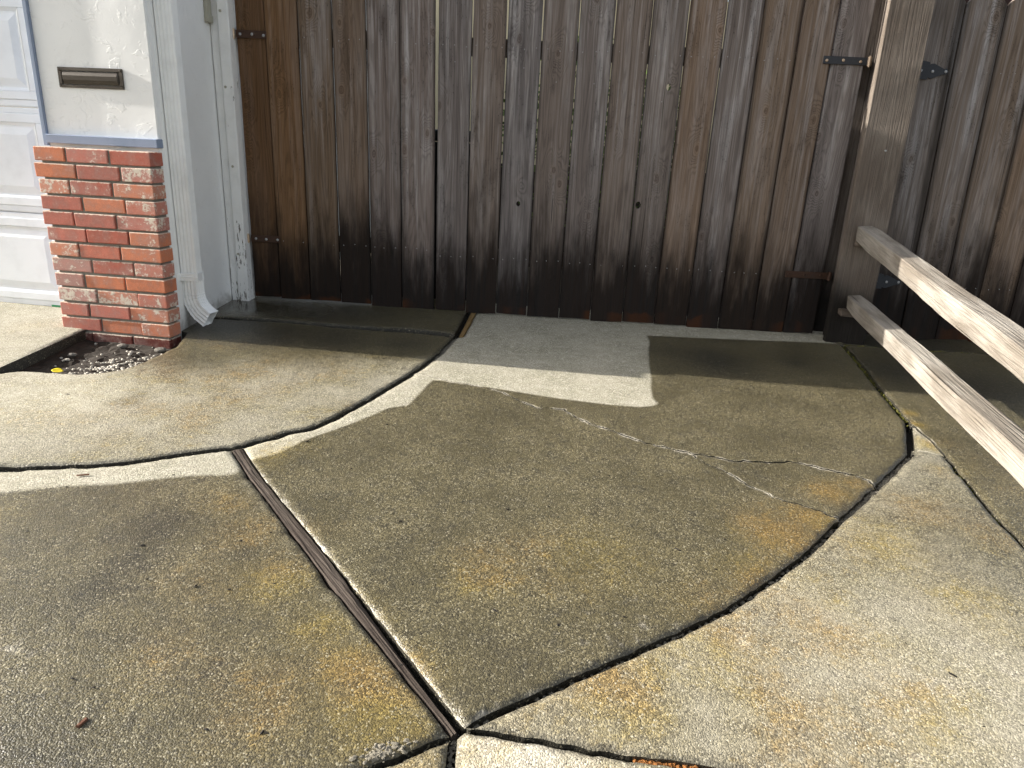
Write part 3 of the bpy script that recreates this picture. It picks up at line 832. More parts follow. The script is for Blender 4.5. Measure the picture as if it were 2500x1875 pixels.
inv = HM.inverted()
def loc2(x, y): v = inv @ Vector((x, y, 0)); return (v.x, v.y)
bm = BM()
prism(bm, [(PL+.01, .1), loc2(-1.748, 3.402), loc2(WX, 3.409), loc2(WX, 9.4), loc2(-2.2, 9.4), (PL+.01, .55)], -0.1, TOPZ)
obj('stucco_wall', bm, M['stucco'], house)
bm = BM(); box(bm, PL-5.2, PL+.008, 0.115, 0.55, 2.14, TOPZ); obj('header', bm, M['stucco'], house)
bm = BM(); box(bm, PL-5.2, -0.75, 0.09, 6.1, TOPZ+0.002, TOPZ+0.06); obj('roof', bm, M['stucco_side'], house)
bm = BM(); box(bm, PL+0.014, -0.006, 0.072, 0.12, 0.872, 0.912, 0.003); obj('sill_trim', bm, M['blue'], house)
bm = BM(); box(bm, PL-0.014, PL+0.009, 0.086, 0.36, 0.86, 2.13, 0.003); obj('door_trim', bm, M['blue'], house)
bm = BM(); box(bm, PL-0.004, PL+0.009, 0.112, 0.36, -0.02, 0.858); obj('door_jamb', bm, M['blue'], house)
# brick facing
mort_bm = BM(); box(mort_bm, PL+0.03, -0.012, 0.009, 0.096, -0.075, 0.855, 0.003)
facing = obj('brick_facing', mort_bm, M['mortar'], house)
ROWS = [(-2.274, -2.136, -2.126, -1.939, -1.926, -1.742), (-2.28, -2.095, -2.085, -1.894, -1.88, -1.742), (-2.27, -2.136, -2.125, -1.939, -1.927, -1.742), (-2.273, -2.088, -2.076, -1.887, -1.877, -1.742),
        (-2.274, -2.136, -2.127, -1.939, -1.93, -1.741), (-2.269, -2.088, -2.079, -1.887, -1.878, -1.739), (-2.268, -2.134, -2.126, -1.938, -1.927, -1.738), (-2.268, -2.084, -2.074, -1.884, -1.874, -1.740),
        (-2.263, -2.131, -2.119, -1.933, -1.924, -1.738), (-2.26, -2.08, -2.071, -1.881, -1.876, -1.739), (-2.261, -2.127, -2.116, -1.927, -1.923, -1.739), (-2.264, -2.078, -2.069, -1.877, -1.873, -1.738), (-2.204, -2.129, -2.122, -1.93, -1.919, -1.742)]
PAINT = [(.35, .5, .35), (.05, .1, .95), (.9, .45, .55), (.05, .15, .75), (.1, .12, .8), (.1, .1, .4), (.8, .08, .35), (.5, .3, .7), (.3, .2, .1), (.75, .85, .5), (.25, .3, .6), (.1, .2, .6), (.1, .15, .2)]
TINT = [(.44, .125, .085), (.60, .21, .11), (.51, .17, .125), (.55, .18, .12), (.47, .165, .125), (.62, .225, .125)]
rb = random.Random(4)
top_z = 0.857
for ri, (row, pt) in enumerate(zip(ROWS, PAINT)):
    for bi in range(3):
        x0, x1 = hx(row[2*bi]/3.30), hx(row[2*bi+1]/3.30)
        sag = -0.0012*(1 if bi == 0 else 0)
        zc = top_z-0.0728*ri-0.0316
        hw_, hy, hz = (x1-x0)/2, 0.047, 0.0312
        bm = BM(); box(bm, -hw_, hw_, -hy, hy, -hz, hz, 0.0045, 2)
        for v in bm.verts:
            n3 = mnoise.noise_vector(Vector((v.co.x*40+ri*9, v.co.y*40+bi*5, v.co.z*60)))
            v.co += n3*0.0016
        t = TINT[rb.randrange(len(TINT))]
        if ri == 12: t = (.15, .035, .026)
        if ri in (7, 8, 9) and bi == 0: t = (.50, .25, .21)
        o = obj('brick', bm, M['brick'], facing, color=(*t, pt[bi]), smooth=False)
        o.location = ((x0+x1)/2+rb.uniform(-.001, .001), hy+rb.uniform(-.003, .002), zc+rb.uniform(-.001, .001))
        o.rotation_euler = (rb.uniform(-.01, .01), rb.uniform(-.006, .006), rb.uniform(-.008, .008))

# mail slot
def on_plane(u, v, ly):                           # where a sight line meets the garage front, ly behind the brick face
    r = Vector(ray(u, v)); o_ = Vector((0, 0, CAM_Z)); n_ = HM.to_3x3() @ Vector((0, 1, 0)); c_ = HM @ Vector((0, ly, 0))
    t = (c_-o_).dot(n_)/r.dot(n_); return inv @ (o_+r*t)
sa, sb = on_plane(141, 164, .1), on_plane(305, 218, .1)
slot = thing('mail_slot', 'bronze mail slot set in the white stucco above the bricks', 'mail slot', HM @ Vector(((sa.x+sb.x)/2, .1, (sa.z+sb.z)/2)), (0, 0, HANG))
bm = BM()
sw, sh = (sb.x-sa.x)/2, 0.043
for a in ((-sw, sw, .028, sh), (-sw, sw, -sh, -.030), (-sw, -sw+.018, -.030, .028), (sw-.018, sw, -.030, .028)):
    box(bm, a[0], a[1], -0.007, 0.0, a[2], a[3], 0.0015)
obj('frame', bm, M['bronze'], slot)
bm = BM()
prof = [(.026, -.004), (.020, -.009), (.008, -.013), (-.010, -.012), (-.022, -.008), (-.028, -.006), (-.028, -.001)]
rows = [[bm.verts.new((x, y, z)) for z, y in prof] for x in (-sw+.019, -sw+.026, sw-.026, sw-.019)]
for v in rows[0]+rows[3]: v.co.y = -0.002
for r0, r1 in zip(rows, rows[1:]):
    for j in range(len(prof)-1): bm.faces.new((r0[j], r0[j+1], r1[j+1], r1[j]))
bmesh.ops.recalc_face_normals(bm, faces=bm.faces)
obj('flap', bm, M['bronze'], slot)
for sx in (-1, 1):
    for sz in (-1, 1):
        bm = BM(); disc(bm, (sx*(sw-.009), -.007, sz*.035), .004, .002); obj('screw', bm, M['bronze'], slot)

# garage door
DLY = 0.30                                       # behind the brick face
dp = on_plane(72, 222, DLY)
door = thing('garage_door', 'white sectional garage door with raised panels', 'garage door', HM @ Vector((dp.x, DLY, 0)), (0, 0, HANG))
secz = [0.012, 0.512, 1.03, 1.55, 2.12]
DX1 = 0.19                                       # right edge, hidden behind the pier
for si in range(4):
    z0, z1 = secz[si], secz[si+1]
    bm = BM()
    hgt = z1-z0
    def bar(x0, x1, y0, y1, a, b_, bev=0.003): box(bm, x0, x1, y0, y1, a, b_, bev)
    LFT = -4.9
    bar(LFT, DX1, 0.012, 0.045, z0, z1-0.0035, 0)
    bar(LFT, DX1, 0.0, 0.014, z0+0.035, z0+0.075)          # rail courses of the pressed steel skin
    bar(LFT, DX1, 0.006, 0.014, z0+0.003, z0+0.035)
    bar(LFT, DX1, 0.0, 0.014, z1-0.075, z1-0.030)
    bar(LFT, DX1, 0.006, 0.014, z1-0.031, z1-0.0045)
    pw = 0.53
    x = 0.0
    pz0, pz1 = z0+0.075, z1-0.075
    bar(x, DX1, 0.0, 0.014, pz0, pz1)
    while x > LFT+0.3:
        a0, a1 = x-pw, x
        # sunk margin then raised field
        r0 = [(a0, pz0), (a1, pz0), (a1, pz1), (a0, pz1)]
        def ring(ins, y): return [bm.verts.new((px+(ins if px == a0 else -ins), y, pz+(ins if pz == pz0 else -ins))) for px, pz in r0]
        L0 = ring(0.0, 0.001); L1 = ring(0.014, 0.011); L2 = ring(0.022, 0.011); L3 = ring(0.058, 0.002)
        for A_, B_ in ((L0, L1), (L1, L2), (L2, L3)):
            for k in range(4): bm.faces.new((A_[k], A_[(k+1) % 4], B_[(k+1) % 4], B_[k]))
        bm.faces.new(L3)
        bar(a0-0.09, a0, 0.0, 0.014, pz0, pz1)
        x = a0-0.09
    bmesh.ops.recalc_face_normals(bm, faces=bm.faces)
    obj('section', bm, M['door'], door)
bm = BM(); box(bm, -4.9, DX1, 0.004, 0.04, -0.012, 0.010, 0.004); obj('bottom_seal', bm, M['rubber'], door)
st = on_plane(139, 751, DLY)
bm = BM(); box(bm, -0.034, 0.05, -0.0015, 0.0, -0.0125, 0.0125)
stk = obj('sticker', bm, M['green'], door, loc=(st.x-dp.x, 0.0055, st.z)); stk['label'] = 'small green maker sticker'
bm = BM()
for k in range(7): box(bm, -0.028+k*0.0075, -0.0235+k*0.0075, -0.0019, -0.0016, -0.004, 0.004+0.001*(k % 2))
obj('print', bm, M['ink'], stk)

# downspout on the return wall
ds = thing('downspout', 'white ribbed downspout on the side of the garage', 'downspout', (WX, 3.5, 0))
def ribbed(path, wx, wy, rib=0.004):
    """rectangular fluted tube swept along path of (pos, right, fwd)"""
    sec = []
    def side(p0, p1, n, nx, ny):
        for k in range(n):
            t = k/n
            off = -rib if (k % 2 == 1 and 0 < k < n) else 0.0
            sec.append((p0[0]+(p1[0]-p0[0])*t+nx*off, p0[1]+(p1[1]-p0[1])*t+ny*off))
    side((-wx, -wy), (wx, -wy), 9, 0, -1); side((wx, -wy), (wx, wy), 9, 1, 0); side((wx, wy), (-wx, wy), 5, 0, 1); side((-wx, wy), (-wx, -wy), 5, -1, 0)
    bm = BM(); rings = []
    for pos, r, f, sc in path:
        rings.append([bm.verts.new(Vector(pos)+Vector(r)*a*sc+Vector(f)*b_*sc) for a, b_ in sec])
    n = len(sec)
    for A_, B_ in zip(rings, rings[1:]):
        for k in range(n): bm.faces.new((A_[k], A_[(k+1) % n], B_[(k+1) % n], B_[k]))
    bmesh.ops.recalc_face_normals(bm, faces=bm.faces)
    m = bm
    return m
# section centre 4.2 cm off the wall, 8 x 5.5 cm
cx = 0.044
pth = [((cx, 0, z), (1, 0, 0), (0, 1, 0), 1.0) for z in (2.44, 1.6, 0.9, 0.272)]
o = obj('pipe', ribbed(pth, 0.040, 0.030, 0.0025), M['gutter'], ds)
sol = o.modifiers.new('wall', 'SOLIDIFY'); sol.thickness = 0.0015; sol.offset = -1
# elbow: a short drop, then crimped bends out from the wall
out = Vector((1.0, -0.22, 0)).normalized()
pos = Vector((cx, 0, 0.275)); path = []
ang = 0.0
N_EL = 34
for k in range(N_EL):
    t = Vector((0, 0, -1))*math.cos(ang)+out*math.sin(ang)
    rr = out*math.cos(ang)+Vector((0, 0, 1))*math.sin(ang)
    ff = Vector((out.y*-1, out.x, 0))
    bend = 11 <= k < 29
    path.append((pos.copy(), rr, ff, 1.07+(0.055 if (bend and k % 3 == 0) else 0.0)+(0.05 if k == N_EL-1 else 0)))
    pos += t*(0.0085 if k < 11 else 0.0068 if k < 29 else 0.010)
    if bend: ang += math.radians(3.1)
o = obj('elbow', ribbed(path, 0.040, 0.030), M['gutter'], ds)
sol = o.modifiers.new('wall', 'SOLIDIFY'); sol.thickness = 0.0015; sol.offset = -1
bm = BM()
box(bm, -0.005, 0.089, -0.038, -0.034, 0.245, 0.285, 0.001); box(bm, 0.086, 0.090, -0.037, 0.034, 0.245, 0.285, 0.001); box(bm, -0.055, -0.003, -0.037, -0.0335, 0.248, 0.282, 0.001) if False else None
box(bm, 0.0005, 0.003, -0.075, -0.034, 0.245, 0.285, 0.001)
box(bm, -0.005, 0.0905, -0.0405, -0.037, 0.262, 0.268, 0.001)
obj('strap', bm, M['gutter'], ds)

# raceway (cable channel) beside the jamb
rw = thing('cable_raceway', 'beige cable raceway ending high on the return wall', 'raceway', (WX, 4.015, 1.49))
bm = BM(); box(bm, 0.001, 0.022, -0.024, 0.024, 0.03, 0.9, 0.005, 2); obj('channel', bm, M['beige'], rw)
bm = BM(); box(bm, 0.001, 0.026, -0.028, 0.028, 0.0, 0.034, 0.006, 2); obj('end_cap', bm, M['beige'], rw)

# white jamb post that carries the gate
jamb = thing('gate_jamb', 'peeling white painted timber jamb between garage and gate', 'gate post', (-1.69, 4.08, 0))
def wob_box(x0, x1, y0, y1, z0, z1, seg, amp, seed, bev=0.004, low=0.0):
    bm = BM(); rings = []
    for k in range(seg+1):
        z = z0+(z1-z0)*k/seg
        c = [(x0+bev, y0), (x1-bev, y0), (x1, y0+bev), (x1, y1-bev), (x1-bev, y1), (x0+bev, y1), (x0, y1-bev), (x0, y0+bev)]
        r = []
        for i, (x, y) in enumerate(c):
            d = mnoise.noise_vector(Vector((seed+i*3.1, z*5, seed)))*amp
            e = mnoise.noise_vector(Vector((seed+i*3.1, z*31, seed)))*amp*0.5
            s = 1.0
            r.append(bm.verts.new((x*s+d.x+e.x, y+d.y+e.y, z+(low*mnoise.noise(Vector((x*60, y*60, seed))) if k == 0 else 0))))
        rings.append(r)
    for A_, B_ in zip(rings, rings[1:]):
        for k in range(8): bm.faces.new((A_[k], A_[(k+1) % 8], B_[(k+1) % 8], B_[k]))
    bm.faces.new(list(reversed(rings[0]))); bm.faces.new(rings[-1])
    return bm
bm = wob_box(-0.049, -0.006, -0.03, 0.05, 0.02, 1.95, 24, 0.0015, 3.3, low=0.01); obj('backing_board', bm, M['white_wood'], jamb)
bm = wob_box(-0.003, 0.056, -0.045, 0.07, 0.012, 1.95, 28, 0.0025, 8.1, low=0.02); obj('post', bm, M['white_wood'], jamb)
for z in (1.55, 1.185, 0.78, 0.30):
    bm = BM(); disc(bm, (0.018+random.uniform(-.006, .006), -0.046, z), 0.007, 0.003); obj('screw', bm, M['beige'], jamb)

# ------------------------------------------------------------------ gates
GY = 4.10
def board_mesh(w, h, thick=0.019, seg=26, seed=0.0, bottom=0.0, dog=True, hole=None):
    """a fence board standing on z=bottom, centred on x=0, front face at y=0; edges wander a little"""
    bm = BM(); rings = []
    zs = [bottom+(h-bottom)*k/seg for k in range(seg+1)]
    if dog: zs = [z for z in zs if z < h-0.05]+[h-0.045, h]
    bev = 0.0025
    for k, z in enumerate(zs):
        l = -w/2+0.0016*mnoise.noise(Vector((seed, z*4, 1)))+0.0008*mnoise.noise(Vector((seed, z*23, 1)))
        r = w/2+0.0016*mnoise.noise(Vector((seed, z*4, 7)))+0.0008*mnoise.noise(Vector((seed, z*23, 7)))
        cup = 0.002*mnoise.noise(Vector((seed, z*1.2, 13)))
        if dog and k == len(zs)-1: l += 0.04; r -= 0.04
        zz = z
        c = [(l+bev, cup), (0, cup*0.2-0.0008), (r-bev, cup), (r, cup+bev), (r, cup+thick), (l, cup+thick), (l, cup+bev)]
        rings.append([bm.verts.new((x, y, zz+(0.006*mnoise.noise(Vector((x*25, seed, 3))) if k == 0 else 0))) for x, y in c])
    n = 7
    for A_, B_ in zip(rings, rings[1:]):
        for k in range(n): bm.faces.new((A_[k], A_[(k+1) % n], B_[(k+1) % n], B_[k]))
    bm.faces.new(list(reversed(rings[0]))); bm.faces.new(rings[-1])
    bmesh.ops.recalc_face_normals(bm, faces=bm.faces)
    return bm
def punch(bm, x, z, r, thick=0.019):
    """knot hole: cut right through the board"""
    me_tmp = bpy.data.meshes.new('t')
    c = BM(); bmesh.ops.create_cone(c, cap_ends=True, segments=12, radius1=r, radius2=r, depth=0.1, matrix=Matrix.Translation((x, 0, z)) @ Matrix.Rotation(math.pi/2, 4, 'X') @ Matrix.Diagonal((1, 1.35, 1, 1)))
    return c
BROWN = (.17, .098, .052); UMBER = (.135, .100, .080); GREYB = (.165, .140, .125); MUD = (.125, .088, .066)
def build_boards(parent, px, pz, seams, tints, bottoms, height, seed, dog=True, holes={}):
    """seams: [(x at top, x at bottom)...] photo survey at board height; boards between consecutive seams"""
    out = []
    for i, ((a0, a1), (b0, b1)) in enumerate(zip(seams, seams[1:])):
        gap = random.uniform(0.0035, 0.0075)
        a0_, b0_ = a1+(a1-a0)*.68, b1+(b1-b0)*.68
        xa, xb = a0_+gap/2, b0_-gap/2
        w = xb-xa
        bt = (bottoms[0]+(bottoms[1]-bottoms[0])*(i/(max(1, len(seams)-2))))+random.uniform(-.006, .006)
        bm = board_mesh(w, height+random.uniform(-.006, .006), seed=seed+i*1.7, bottom=bt, dog=dog)
        t, al = tints[i % len(tints)]
        o = obj('board', bm, M['wood'], parent, color=(*t, al))
        lean = ((a1-a0)+(b1-b0))/2/0.98
        o.location = ((xa+xb)/2-px, GY+random.uniform(-.0025, .0025)-GY, 0)
        o.rotation_euler = (0, -lean, 0)
        for (bi, hx, hz, hr) in holes:
            if bi == i:
                cbm = punch(None, 0, 0, hr)
                cut = bpy.data.meshes.new('cut'); cbm.to_mesh(cut); cbm.free()
                oc = bpy.data.objects.new('cut', cut); oc.location = (hx, 0, hz)
                COL.objects.link(oc); oc.parent = o
                md = o.modifiers.new('hole', 'BOOLEAN'); md.operation = 'DIFFERENCE'; md.object = oc; md.solver = 'EXACT'
                dg = bpy.context.evaluated_depsgraph_get()
                me = bpy.data.meshes.new_from_object(o.evaluated_get(dg))
                o.modifiers.clear(); o.data = me
                bpy.data.objects.remove(oc)
        out.append(o)
    return out
U = GY
seam = lambda t, b_: (-0.0, 0.0)
SL = [-.396, -.3585, -.3155, -.2715, -.2275, -.184, -.1388]
SLb = [-.396, -.358, -.315, -.271, -.227, -.183, -.1372]
SR = [-.1345, -.091, -.0465, -.001, .0445, .090, .1355, .182, .228, .2745, .3215, .368, .4095]
SRb = [-.1345, -.091, -.047, -.002, .044, .089, .135, .181, .227, .273, .321, .366, .4085]
left_gate = thing('gate_leaf', 'narrower gate leaf of brown boards hinged on the white jamb', 'gate', (-1.62, GY, 0))
right_gate = thing('gate_leaf', 'wide gate leaf of twelve grey brown boards hinged at the post', 'gate', (1.68, GY, 0))
tl = [((.105, .058, .029), .08), ((.150, .086, .044), .15), ((.135, .093, .062), .5), ((.140, .099, .071), .28), ((.135, .106, .092), .65), ((.165, .132, .116), 1.0)]
build_boards(left_gate, -1.62, 0, [(a*U, b_*U) for a, b_ in zip(SL, SLb)], tl, (0.048, 0.018), 1.80, 3.0)
tr = [((.132, .112, .104), .70), ((.150, .118, .098), .55), ((.125, .110, .106), .8), ((.146, .118, .102), .5), ((.134, .112, .102), .65), ((.156, .124, .104), .5),
      ((.136, .112, .098), .65), ((.172, .122, .088), .40), ((.140, .116, .104), .8), ((.164, .120, .088), .45), ((.150, .110, .082), .5), ((.146, .126, .118), .85)]
build_boards(right_gate, 1.68, 0, [(a*U, b_*U) for a, b_ in zip(SR, SRb)], tr, (0.022, -0.012), 1.82, 41.0,
             holes=[(2, 0.01, atY(1253, 497, GY).z, 0.011), (6, -0.068, atY(1555, 501, GY).z, 0.015), (6, 0.03, atY(1597, 211, GY).z, 0.013)])
def rail_part(parent, x0, x1, z, px, h=0.088):
    bm = BM(); box(bm, x0-px, x1-px, 0.0225, 0.06, z-h/2, z+h/2, 0.004); obj('crossrail', bm, M['frame'], parent)
rail_part(left_gate, -1.61, -0.60, 1.455, -1.62); rail_part(left_gate, -1.61, -0.60, 0.372, -1.62)
rail_part(right_gate, -0.54, 1.66, 1.445, 1.68); rail_part(right_gate, -0.54, 1.66, 0.340, 1.68)
# galvanised nail heads
def nails(parent, px, boards, z, jz=0.006, n=3, seed=0, base=0.0):
    rs = random.Random(seed); bm = BM()
    for (a, b_) in boards:
        for k in range(n):
            x = a+(b_-a)*(k+0.5)/n+rs.uniform(-.008, .008)-px
            disc(bm, (x, base-0.0005, z(x+px)+rs.uniform(-jz, jz)), 0.0028, 0.0018, n=6)
    o = obj('nails', bm, M['zinc'], parent); o['kind'] = 'stuff'
LB = [(a*U, b_*U) for a, b_ in zip(SL, SL[1:])]; RB = [(a*U, b_*U) for a, b_ in zip(SR, SR[1:])]
nails(left_gate, -1.62, LB[1:], lambda x: 1.447, seed=1); nails(left_gate, -1.62, LB[1:], lambda x: 0.372, seed=2)
nails(right_gate, 1.68, RB[:-2], lambda x: 1.445-0.001*x, seed=3); nails(right_gate, 1.68, RB[:-2], lambda x: 0.338-0.006*x, seed=4)
nails(right_gate, 1.68, RB[:7], lambda x: 1.30-0.09*x, 0.05, 1, 5)

# hinges
def strap_hinge(parent, px, x0, x1, z, m, knuckle, bolts, tilt=0.0, hh=0.038, km='copper'):
    bm = BM(); box(bm, min(x0, x1)-px, max(x0, x1)-px, -0.009, -0.0045, z-hh/2, z+hh/2, 0.0015)
    s = obj('strap_hinge', bm, M[m], parent)
    bm = BM()
    kx = knuckle-px
    bmesh.ops.create_cone(bm, cap_ends=True, segments=14, radius1=0.011, radius2=0.011, depth=hh*1.15, matrix=Matrix.Translation((kx, -0.014, z)))
    for zz in (z-hh*.62, z+hh*.62):
        bmesh.ops.create_cone(bm, cap_ends=True, segments=12, radius1=0.006, radius2=0.006, depth=0.006, matrix=Matrix.Translation((kx, -0.014, zz)))
    obj('knuckle', bm, M[km], s)
    for bx in bolts:
        bm = BM(); disc(bm, (bx-px, -0.009, z+random.uniform(-.003, .003)), 0.0075, 0.004); obj('bolt', bm, M['rust' if km == 'rust' else 'zinc' if m == 'rust' else 'copper'], s)
strap_hinge(left_gate, -1.62, -1.625, -1.462, 1.452, 'rust', -1.636, (-1.60, -1.537, -1.476))
strap_hinge(left_gate, -1.62, -1.620, -1.450, 0.385, 'rust', -1.634, (-1.59, -1.53, -1.465))
strap_hinge(right_gate, 1.68, 1.462, 1.690, 1.455, 'iron', 1.698, (1.48, 1.565, 1.655))
strap_hinge(right_gate, 1.68, 1.452, 1.690, 0.335, 'rust', 1.700, (1.47, 1.56, 1.65), km='rust')

# narrow filler board and the big post
post = thing('gate_post', 'tall rough sawn timber post between the two gates', 'fence post', (1.802, 4.02, 0), (0, 0, math.radians(-6)))
bm = wob_box(-0.106, 0.106, -0.075, -0.027, -0.06, 2.05, 34, 0.003, 21.0, 0.005); obj('shaft', bm, M['post'], post)
bm = wob_box(-0.075, 0.105, -0.022, 0.10, -0.06, 1.98, 20, 0.002, 27.0, 0.004); obj('rear_post', bm, M['frame_v'], post)
bm = wob_box(-0.145, -0.022, 0.105, 0.125, 0.0, 1.85, 16, 0.002, 33.0, 0.003); obj('filler_board', bm, M['frame_v'], post)
for z, xx in ((0.545, -0.065), (0.165, -0.085)):
    bm = BM(); box(bm, -0.030, 0.06, -0.028, 0.02, -0.018, 0.015, 0.006, 1, 0.003)
    obj('cleat', bm, M['frame'], post, loc=(xx+0.045, -0.092, z), rot=(0, 0.08, 0.15))
bm = BM(); disc(bm, (0.012, -0.077, 1.02), 0.006, 0.003); obj('nail', bm, M['zinc'], post)

# side gate / fence right of the post
side = thing('side_gate', 'dog eared board gate right of the timber post', 'gate', (1.93, GY+0.02, 0))
SS = [(1.925, 1.935), (2.150, 2.182), (2.358, 2.39), (2.56, 2.59), (2.765, 2.79), (2.97, 2.99), (3.175, 3.19), (3.38, 3.39)]
for i, ((a0, a1), (b0, b1)) in enumerate(zip(SS, SS[1:])):
    w = b1-a1-0.005
    bm = board_mesh(w, 1.800+random.uniform(-.01, .01), seed=90+i*2.3, bottom=random.uniform(-.012, .004))
    t, al = [((.150, .125, .108), .9), ((.175, .140, .115), .85), ((.165, .125, .095), .7), ((.180, .125, .085), .45), ((.15, .12, .1), .7)][i % 5]
    o = obj('board', bm, M['wood'], side, loc=((a1+b1)/2-1.93, random.uniform(-.003, .003), 0.0), color=(*t, al))
    o.rotation_euler = (0, -0.022, 0)
for z in (1.43, 0.31):
    bm = BM(); box(bm, -0.01, 1.45, 0.0225, 0.06, z-.044, z+.044, 0.004); obj('crossrail', bm, M['frame'], side)
nails(side, 1.93, [(2.16, 2.36), (2.37, 2.57), (2.58, 2.78)], lambda x: 1.43, seed=11); nails(side, 1.93, [(2.2, 2.38), (2.4, 2.58), (2.6, 2.78)], lambda x: 0.30, seed=12)
def t_hinge(x, z):
    pts = [(0, .040), (.030, .043), (.036, .050), (.075, .044), (.080, .030), (.085, .036), (.100, .038), (.160, .012), (.168, .018), (.182, .000), (.168, -.014), (.160, -.010), (.100, -.034), (.085, -.034), (.080, -.026), (.075, -.040), (.0, -.040)]
    bm = BM(); vs = [bm.verts.new((px, -0.0075, pz)) for px, pz in pts]
    f = bm.faces.new(vs); r = bmesh.ops.extrude_face_region(bm, geom=[f])
    for v in r['geom']:
        if isinstance(v, bmesh.types.BMVert): v.co.y += 0.0035
    bmesh.ops.recalc_face_normals(bm, faces=bm.faces)
    h = obj('tee_hinge', bm, M['iron'], side, loc=(x-1.93, 0, z))
    for bx, bz in ((.038, .002), (.098, .0), (.166, .002)):
        bm = BM(); disc(bm, (bx, -0.0075, bz), 0.0075, 0.003); obj('screw', bm, M['zinc'], h)
t_hinge(1.945, 1.425); t_hinge(1.94, 0.315)

# split rails
def split_rail(name, label, A, Bp, prof_seed, scale=1.0):
    A = Vector(A); Bp = Vector(Bp); d = Bp-A; Lr = d.length
    o_empty_rot = d.to_track_quat('-Y', 'Z').to_euler()
    # local: rail runs along -y from the origin
    prof = [(-.048, .018), (-.030, .046), (.000, .056), (.038, .050), (.052, .030), (.046, -.030), (.020, -.056), (-.020, -.058), (-.046, -.040), (-.054, -.010)]
    prof = [(-.054, .046), (-.049, .051), (.046, .062), (.054, .054), (.056, -.030), (.030, -.066), (-.020, -.072), (-.046, -.062), (-.052, -.010)]
    bm = BM(); rings = []; seg = 60
    for k in range(seg+1):
        t = k/seg
        bow = Vector((0.010*mnoise.noise(Vector((t*4, prof_seed, 0))), 0, 0.010*mnoise.noise(Vector((t*4, prof_seed, 5)))))
        r = []
        tap = (0.86+0.14*min(1, t*Lr/0.22))*scale
        for i, (x, z) in enumerate(prof):
            j = 1+0.06*mnoise.noise(Vector((t*5, i*0.9, prof_seed)))+0.03*mnoise.noise(Vector((t*25, i*2.2, prof_seed)))
            yy = -t*Lr + (0.02*mnoise.noise(Vector((i*3.7, prof_seed, 2))) if k == 0 else 0)
            r.append(bm.verts.new((x*j*tap+bow.x, yy, z*j*tap+bow.z)))
        rings.append(r)
    n = len(prof)
    for A_, B_ in zip(rings, rings[1:]):
        for k in range(n): bm.faces.new((A_[k], A_[(k+1) % n], B_[(k+1) % n], B_[k]))
    bm.faces.new(rings[0]); bm.faces.new(list(reversed(rings[-1])))
    bmesh.ops.recalc_face_normals(bm, faces=bm.faces)
    o = obj(name, bm, M['rail'], None, loc=A, rot=o_empty_rot)
    return tag(o, label, 'fence rail', 'split rails fixed to the timber post')
UA = Vector((1.772, 3.93, 0.600)); UB = Vector((1.458, 2.04, 0.438)); UB = UA+(UB-UA)*1.55
LA = Vector((1.785, 3.92, 0.228)); LB_ = Vector((1.395, 1.845, 0.196)); LB_ = LA+(LB_-LA)*1.42
split_rail('split_rail', 'upper split wooden rail running from the timber post towards the viewer', UA, UB, 2.0, 0.76)
split_rail('split_rail', 'lower split wooden rail, darker end near the wet ground', LA, LB_, 9.0, 0.71)

# ------------------------------------------------------------------ planting pit at the brick foot
def pit_pt(rs):
    while True:
        x = rs.uniform(-2.45, -1.62); y = rs.uniform(2.62, 3.36)
        if x > -2.2+ (y-2.7)*0 and inside(np.array([[x, y]]), PITPOLY)[0]: return x, y
PITPOLY = np.array([(p[0], p[1]) for p in PITF]+[(-1.70, 3.36), (-2.20, 3.36), (pl[0], pl[1])])
bm = BM()
cdt_v = [Vector(p) for p in PITPOLY]
rs = random.Random(5)
inner = [Vector(pit_pt(rs)) for _ in range(500)]
vs, es, fs, a_, b__, c_ = delaunay_2d_cdt(cdt_v+inner, [(i, (i+1) % len(cdt_v)) for i in range(len(cdt_v))], [], 1, 1e-6)
bv = [bm.verts.new((v.x, v.y, gz(v.x, v.y)-0.055+0.012*mnoise.noise(Vector((v.x*18, v.y*18, 2)))+0.006*mnoise.noise(Vector((v.x*60, v.y*60, 2))))) for v in vs]
for f in fs: bm.faces.new([bv[i] for i in f])
soil = obj('soil', bm, M['soil']); tag(soil, 'dark soil in the pit at the foot of the bricks', None, None, 'stuff')
bm = BM()
rs = random.Random(6)
lit_c = Vector((-1.86, 2.93))
for k in range(1500):
    x, y = pit_pt(rs)
    near = math.exp(-((x+1.80)/0.13)**2-((y-2.93)/0.17)**2)
    if rs.random() > 0.015+near*1.3: continue
    s = rs.uniform(.004, .009)
    z = gz(x, y)-0.050+0.010*near+0.012*mnoise.noise(Vector((x*18, y*18, 2)))
    r = bmesh.ops.create_icosphere(bm, subdivisions=1, radius=s, matrix=Matrix.Translation((x, y, z)) @ Matrix.Rotation(rs.random()*6, 4, 'Z') @ Matrix.Diagonal((1.3, .85, .6, 1)))
gravel = obj('gravel', bm, M['pebble'], smooth=True); tag(gravel, 'small pale pebbles spread over the pit soil', None, None, 'stuff')
def stone(loc, s, label, seed, m='rock', name='stone', cat='stone'):
    bm = BM(); bmesh.ops.create_icosphere(bm, subdivisions=2, radius=s)
    for v in bm.verts:
        v.co *= 1+0.28*mnoise.noise(v.co/s*1.1+Vector((seed, 0, 0)))
        v.co.z *= 0.6; v.co.x *= 1.4
    return tag(obj(name, bm, M[m], None, loc=loc), label, cat)
def pitloc(u, v, up=0.0):
    r = ray(u, v); t = (-CAM_Z-0.12-0.05)/(r[2]+0.009*r[0]-0.03*r[1])
    return (r[0]*t, r[1]*t, r[2]*t+CAM_Z+up)
stone(pitloc(177, 870, .008), .015, 'grey stone lying in the dark side of the pit', 1)
